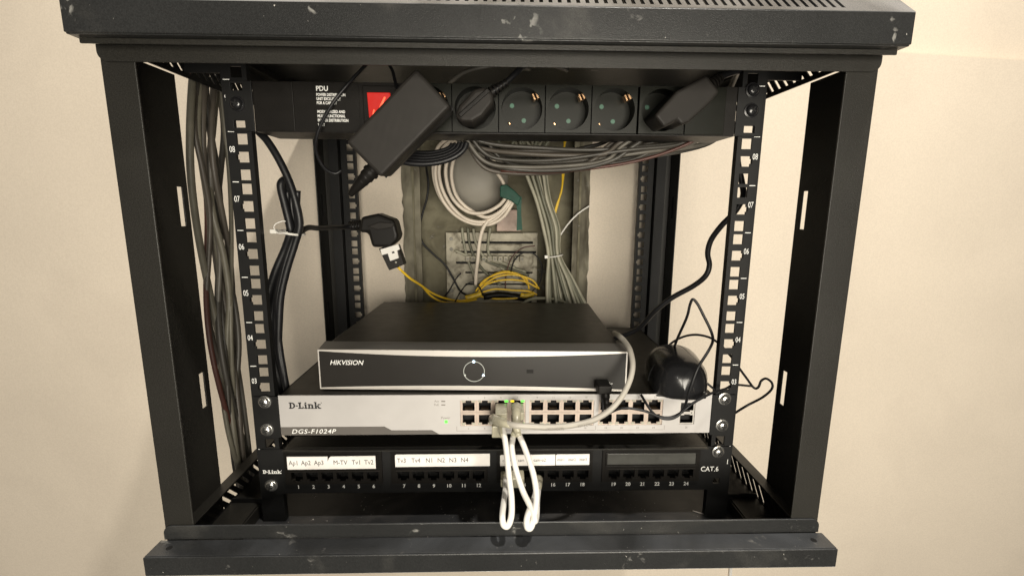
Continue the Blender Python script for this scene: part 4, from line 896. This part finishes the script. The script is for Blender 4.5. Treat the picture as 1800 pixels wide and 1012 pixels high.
# sagging bundle under the power strip
SG = 'grey cables sagging under the power strip'
for i, pts in enumerate([[(-36.6, 49.6, 362.2), (-7.3, 51.7, 353.4), (40.9, 55.6, 350.5), (93.4, 49.6, 348), (150.9, 47.6, 351.5), (190.4, 45.6, 356.1), (212.3, 43.6, 366.1)],
    [(-41, 61.1, 366.1), (-19.7, 75.6, 351.4), (13.5, 67.1, 348.3), (67.3, 61.1, 348), (125, 64.9, 349.2), (161.2, 57.1, 357), (183.8, 55.1, 367.5)],
    [(-28.3, 76.9, 365.9), (-0.3, 88.3, 352.3), (44.5, 82.9, 351.4), (99.9, 76.9, 349.2), (121, 69.4, 351.3), (125.8, 72.9, 358.4), (149.3, 70.9, 369.5)],
    [(-52.6, 89.9, 368.4), (-31, 92.3, 353), (0.7, 95.9, 350.8), (57.7, 89.9, 349.3), (142.4, 78.6, 349.4), (212.2, 85.9, 360.5), (235.9, 83.9, 372.2)],
    [(-31.9, 99.7, 369.3), (-13, 107.8, 349), (13.3, 105.7, 347.3), (71.3, 99.7, 351), (103.7, 97.3, 357.2), (116.8, 95.7, 360.6), (141.4, 93.7, 372.7)],
    [(-49.5, 49.3, 367.6), (-21.7, 63.1, 351.2), (25.5, 55.3, 344.4), (78.2, 49.3, 342.4), (108.9, 43.3, 343.9), (123.1, 45.3, 354.1), (145.3, 43.3, 365.4)],
    [(-35.3, 63.2, 366.7), (-11.7, 78.2, 347.3), (25.5, 69.2, 343.8), (79.5, 63.2, 344.5), (129.3, 55, 346.1), (163.4, 59.2, 355.9), (186, 57.2, 367.8)],
    [(-42, 74.2, 372.7), (-16.8, 83.4, 348.7), (23.6, 80.2, 346.1), (78.9, 74.2, 343.8), (156.7, 63.1, 347.2), (220.7, 70.2, 357.5), (243.5, 68.2, 370)],
    [(-30.6, 87.4, 369), (-11.7, 87.8, 345.7), (14.2, 93.4, 346), (71, 87.4, 343.7), (126.4, 79.5, 345.2), (164.7, 83.4, 358.4), (188.4, 81.4, 371.4)],
    [(-37.9, 96.6, 373.6), (-16.6, 106.1, 349.8), (15, 102.6, 344.5), (72.7, 96.6, 344.5), (135.5, 85, 346.8), (183, 92.6, 359.3), (207, 90.6, 372.9)],
    [(-30.3, 48.5, 362.7), (-14.2, 51.5, 344.4), (7.2, 54.5, 338.2), (59.9, 48.5, 337.7), (129.1, 41.6, 347), (182.8, 44.5, 353.3), (204.5, 42.5, 365.9)],
    [(-39.7, 61.5, 369.5), (-10.5, 71.9, 345), (38.1, 67.5, 336.4), (92, 61.5, 338.9), (152.3, 51.4, 346.7), (198.9, 57.5, 354.7), (221.1, 55.5, 367.9)],
    [(-33.6, 76.5, 371.7), (-6.1, 89.4, 346.5), (38.3, 82.5, 337.7), (93.9, 76.5, 337.8), (119.1, 66.5, 346.4), (129.1, 72.5, 355.6), (152.4, 70.5, 369.5)],
    [(-43.2, 84.2, 370.8), (-20.7, 90.7, 344.4), (13.8, 90.2, 335.6), (70.3, 84.2, 339.5), (147.6, 87.3, 351), (203, 80.2, 356.9), (226.2, 78.2, 371.3)],
    [(-21.3, 97.5, 368.7), (5, 109.4, 347.3), (45.6, 103.5, 336.1), (103.4, 97.5, 337.8), (176, 90.1, 346.4), (231.8, 93.5, 358.4), (255.5, 91.5, 373.5)],
    [(-38.3, 46.5, 366.3), (-13.9, 47.3, 335.6), (24.5, 52.5, 330.5), (77, 46.5, 332.2), (111.5, 48.9, 338), (125.9, 42.5, 351.2), (147.8, 40.5, 365.1)],
    [(-18.8, 58.1, 369.2), (2, 68.7, 341), (32.6, 64.1, 332.1), (86.3, 58.1, 333.1), (136.8, 55.9, 338.1), (168.4, 54.1, 352.6), (190.6, 52.1, 367.2)],
    [(-40.8, 76.9, 366.8), (-16.8, 80.1, 340.7), (20.3, 82.9, 332.3), (76.1, 76.9, 331.9), (116.3, 77.6, 345.6), (136.5, 72.9, 354.3), (159.8, 70.9, 369.6)],
    [(-19.3, 88.6, 370), (-9.9, 89.4, 336.4), (-3.4, 94.6, 333.1), (53.8, 88.6, 333.4), (139.1, 83.4, 342.7), (206.2, 84.6, 356), (229.6, 82.6, 372)],
    [(-37, 94, 374.8), (-21.1, 95.1, 342.3), (-1.1, 100, 328.8), (56.8, 94, 330.5), (140.1, 90, 346.4), (204.7, 90, 356.3), (228.3, 88, 372.8)],
    [(-39.4, 48.8, 364.3), (-13.8, 51.9, 335.7), (27.4, 54.8, 327.9), (80.2, 48.8, 329), (117.7, 48.3, 337.8), (136.2, 44.8, 350.2), (158.1, 42.8, 365.5)],
    [(-37.9, 59.4, 365.7), (-17, 65.5, 332.6), (14.7, 65.4, 325.2), (68.7, 59.4, 326.8), (99, 53.4, 338.4), (112.5, 55.4, 350.9), (135, 53.4, 366.8)]]):
    m_ = (GCAB[3], GCAB[2], GCAB[3], GCAB[1])[i % 4] if i != 9 else PALE[2]
    cable('network_cable', pts, 2.05+random.uniform(-.25, .4), m_, 'grey cable sagging in the bundle just under the power strip', group=SG)
cable('network_cable', [(2.6, 60, 327.3), (50.6, 58, 325.8), (91.9, 54, 329.3), (132.6, 50, 335.1), (166.5, 46, 343.6), (195.7, 40, 355.5), (208.6, 38, 365.3)], 1.6, REDC, 'thin reddish cable along the bottom of the sagging bundle', group=SG)
for P in ([(17.9, 80, 367.2), (14.9, 80, 351.7), (18.3, 84, 338.2)], [(-3.7, 80, 364.6), (5.6, 82, 351.8), (17, 84, 335.2)], [(-25.7, 90, 368.2), (-10.1, 90, 352.6), (-2.5, 90, 341.6)], [(45, 86, 368.3), (38.9, 86, 352.6), (31.1, 88, 335.6)], [(60.4, 90, 369), (50, 90, 353.1), (40.7, 90, 335.8)]):
    cable('network_cable', P, 2.4, PALE[2], 'short stretch of pale cable rising behind the sagging bundle', group='pale cables rising behind the sag')

# grey cables outside the left of the cabinet
LG = 'grey cables hanging outside the left of the rack'
for i, pts in enumerate([[(-306.2, 61.2, 426.2), (-301.1, 45.1, 397.3), (-299, 33.1, 360.7), (-301.1, 30.5, 322.9), (-306.2, 37.9, 281.5), (-311.2, 49.6, 236.9), (-313, 59.7, 189.1), (-310.6, 63.1, 139.8), (-305.4, 59.7, 87.5), (-300.6, 54.4, 34.9), (-299.1, 54, -14.4), (-301.8, 63, -57)],
    [(-303.3, 55, 424.5), (-303.9, 51.4, 398.6), (-308.1, 59.2, 364.5), (-313.5, 72.4, 325.7), (-316.8, 75.4, 280.7), (-315.9, 65.2, 235.2), (-311.5, 49.2, 191.2), (-306.1, 38.9, 147), (-303.1, 41.8, 94.7), (-304.3, 58.4, 32.9), (-308.9, 81.1, -31), (-314.2, 99.7, -82.1)],
    [(-309.4, 76.1, 430.2), (-303.9, 55.5, 399.5), (-299.8, 41.6, 362), (-299.4, 46.8, 324), (-303, 57.2, 281.1), (-308.5, 56.9, 236.1), (-312.4, 51.7, 190.7), (-312.5, 54.6, 142.3), (-308.6, 64.4, 85.6), (-303.2, 66.1, 28.9), (-299.4, 56.1, -15.7), (-299.7, 55.3, -51.6)],
    [(-303.4, 62.4, 426.5), (-303.7, 56.9, 399.8), (-307.8, 59.9, 364.6), (-313.2, 69.1, 325.5), (-316.7, 77.7, 280.6), (-316.1, 79.8, 233.6), (-311.8, 74.3, 186.1), (-306.4, 64.5, 139.4), (-303.2, 56, 89), (-304.1, 54.7, 34.8), (-308.6, 63, -19.9), (-313.9, 80.2, -68.7)],
    [(-307.7, 79.6, 431.1), (-302.3, 60.5, 400.6), (-299.2, 46.5, 362.7), (-300.2, 47.3, 324.1), (-304.7, 61, 281), (-310, 74.6, 234.2), (-312.9, 76.7, 185.6), (-311.6, 66.1, 138.9), (-306.9, 52, 90.6), (-301.7, 46.6, 38.9), (-299, 57, -16.2), (-300.6, 81.6, -69.8)],
    [(-317, 103.7, 437.5), (-315, 92.6, 407.5), (-310, 69.3, 366), (-305, 56.4, 324.7), (-303, 62.5, 281), (-305.3, 70.4, 234.6), (-310.4, 68.5, 187.3), (-315.3, 65.9, 138.9), (-317, 74.5, 81.5), (-314.4, 88.6, 17.4), (-309.2, 90.3, -36.7), (-304.5, 79.2, -68.1)],
    [(-304.4, 79.1, 431), (-300, 63.4, 401.3), (-299.2, 53.8, 363.8), (-302.5, 54.4, 324.5), (-307.9, 64.3, 280.9), (-312.2, 75.6, 234), (-312.7, 82.1, 184.5), (-309.1, 80.9, 134.4), (-303.7, 73.5, 81.9), (-299.6, 66, 28.9), (-299.5, 64.9, -21.1), (-303.3, 74.2, -64.6)],
    [(-303.4, 77.2, 430.5), (-303.7, 72.7, 403.3), (-307.8, 80.8, 367.7), (-313.2, 95.3, 327.3), (-316.7, 99.6, 280.2), (-316.1, 88.6, 232.6), (-311.8, 69.9, 187), (-306.4, 56.8, 141.6), (-303.2, 57.6, 88.3), (-304.1, 72.9, 25.4), (-308.6, 94.7, -39.4), (-313.9, 112.3, -90.9)],
    [(-309, 98.8, 436.3), (-312.6, 105.9, 410.5), (-312.2, 93.3, 369.5), (-308, 70.6, 325.6), (-302.6, 61.9, 281), (-299.2, 67.5, 235), (-300, 71.2, 186.8), (-304.4, 66.6, 138.7), (-309.8, 66.4, 84.8), (-312.9, 81, 21.3), (-311.8, 100.1, -42.7), (-307.2, 103.1, -84.6)],
    [(-313.2, 110.3, 439.4), (-307.8, 92.7, 407.7), (-303.7, 75.5, 366.9), (-303.4, 66.4, 325.4), (-307.2, 69.6, 280.9), (-312.6, 80.2, 233.5), (-316.5, 91.7, 182.6), (-316.4, 98.5, 129.2), (-312.4, 97.4, 72.2), (-307, 91.3, 15.9), (-303.4, 86.7, -34.5), (-303.8, 89.9, -75.5)],
    [(-309.2, 107.3, 438.6), (-303.7, 87.1, 406.5), (-299.7, 69.4, 366.1), (-299.5, 66.5, 325.4), (-303.2, 79.7, 280.7), (-308.7, 95.2, 231.9), (-312.5, 99.5, 181), (-312.4, 89.4, 131.9), (-308.4, 72.7, 82.2), (-303, 62.7, 30.7), (-299.4, 68.3, -23.2), (-299.8, 90, -75.6)],
    [(-305.2, 97.6, 436), (-310.3, 110.6, 411.6), (-315.2, 120.1, 373.4), (-317, 108.9, 328.2), (-314.5, 89.6, 280.4), (-309.3, 83.1, 233.2), (-304.5, 87.2, 183.5), (-303.1, 86.4, 132.8), (-305.8, 77.7, 80.2), (-311.1, 78.6, 22.5), (-315.7, 99.6, -42.4), (-316.9, 127.1, -101)],
    [(-303.3, 100.1, 436.7), (-308.7, 109.5, 411.3), (-312.5, 117, 373), (-312.4, 117.5, 328.8), (-308.4, 106, 280.2), (-302.9, 88.5, 232.7), (-299.3, 72.8, 186.4), (-299.8, 65.9, 138.9), (-304, 68.7, 83.8), (-309.4, 78.9, 22.3), (-312.8, 92.7, -38.2), (-312, 107.3, -87.4)]]):
    cable('network_cable', pts, 2.6+random.uniform(-.3, .9), REDC if i == 1 else GCAB[(i*5) % 4], 'reddish-brown cable at the left edge of the hanging bundle' if i == 1 else 'grey cable hanging in the loose bundle between the left post and the left rail', group=LG, n=6)
# paper scrap, white cord under the cabinet
o = obj('paper_scrap', MB().prism([(214, 9.2), (223.5, 4.2), (224, 5.2), (214.6, 10.2)], -37.8, -37.4, 'z'), PAPER); tag(o, 'tiny white paper scrap on the tray near the right rail foot', 'paper scrap')
o = cable('wall_cable', [(455, 344, -600), (455, 344, -480), (454, 344, -420), (452, 343, -380), (440, 342, -330)], 3.0, PATCH, 'white cable on the wall below the cabinet', 'cable')

for ob in C.objects:
    if ob.type == 'MESH' and ob.parent is None and 'kind' not in ob and 'label' not in ob: print('UNTAGGED', ob.name)
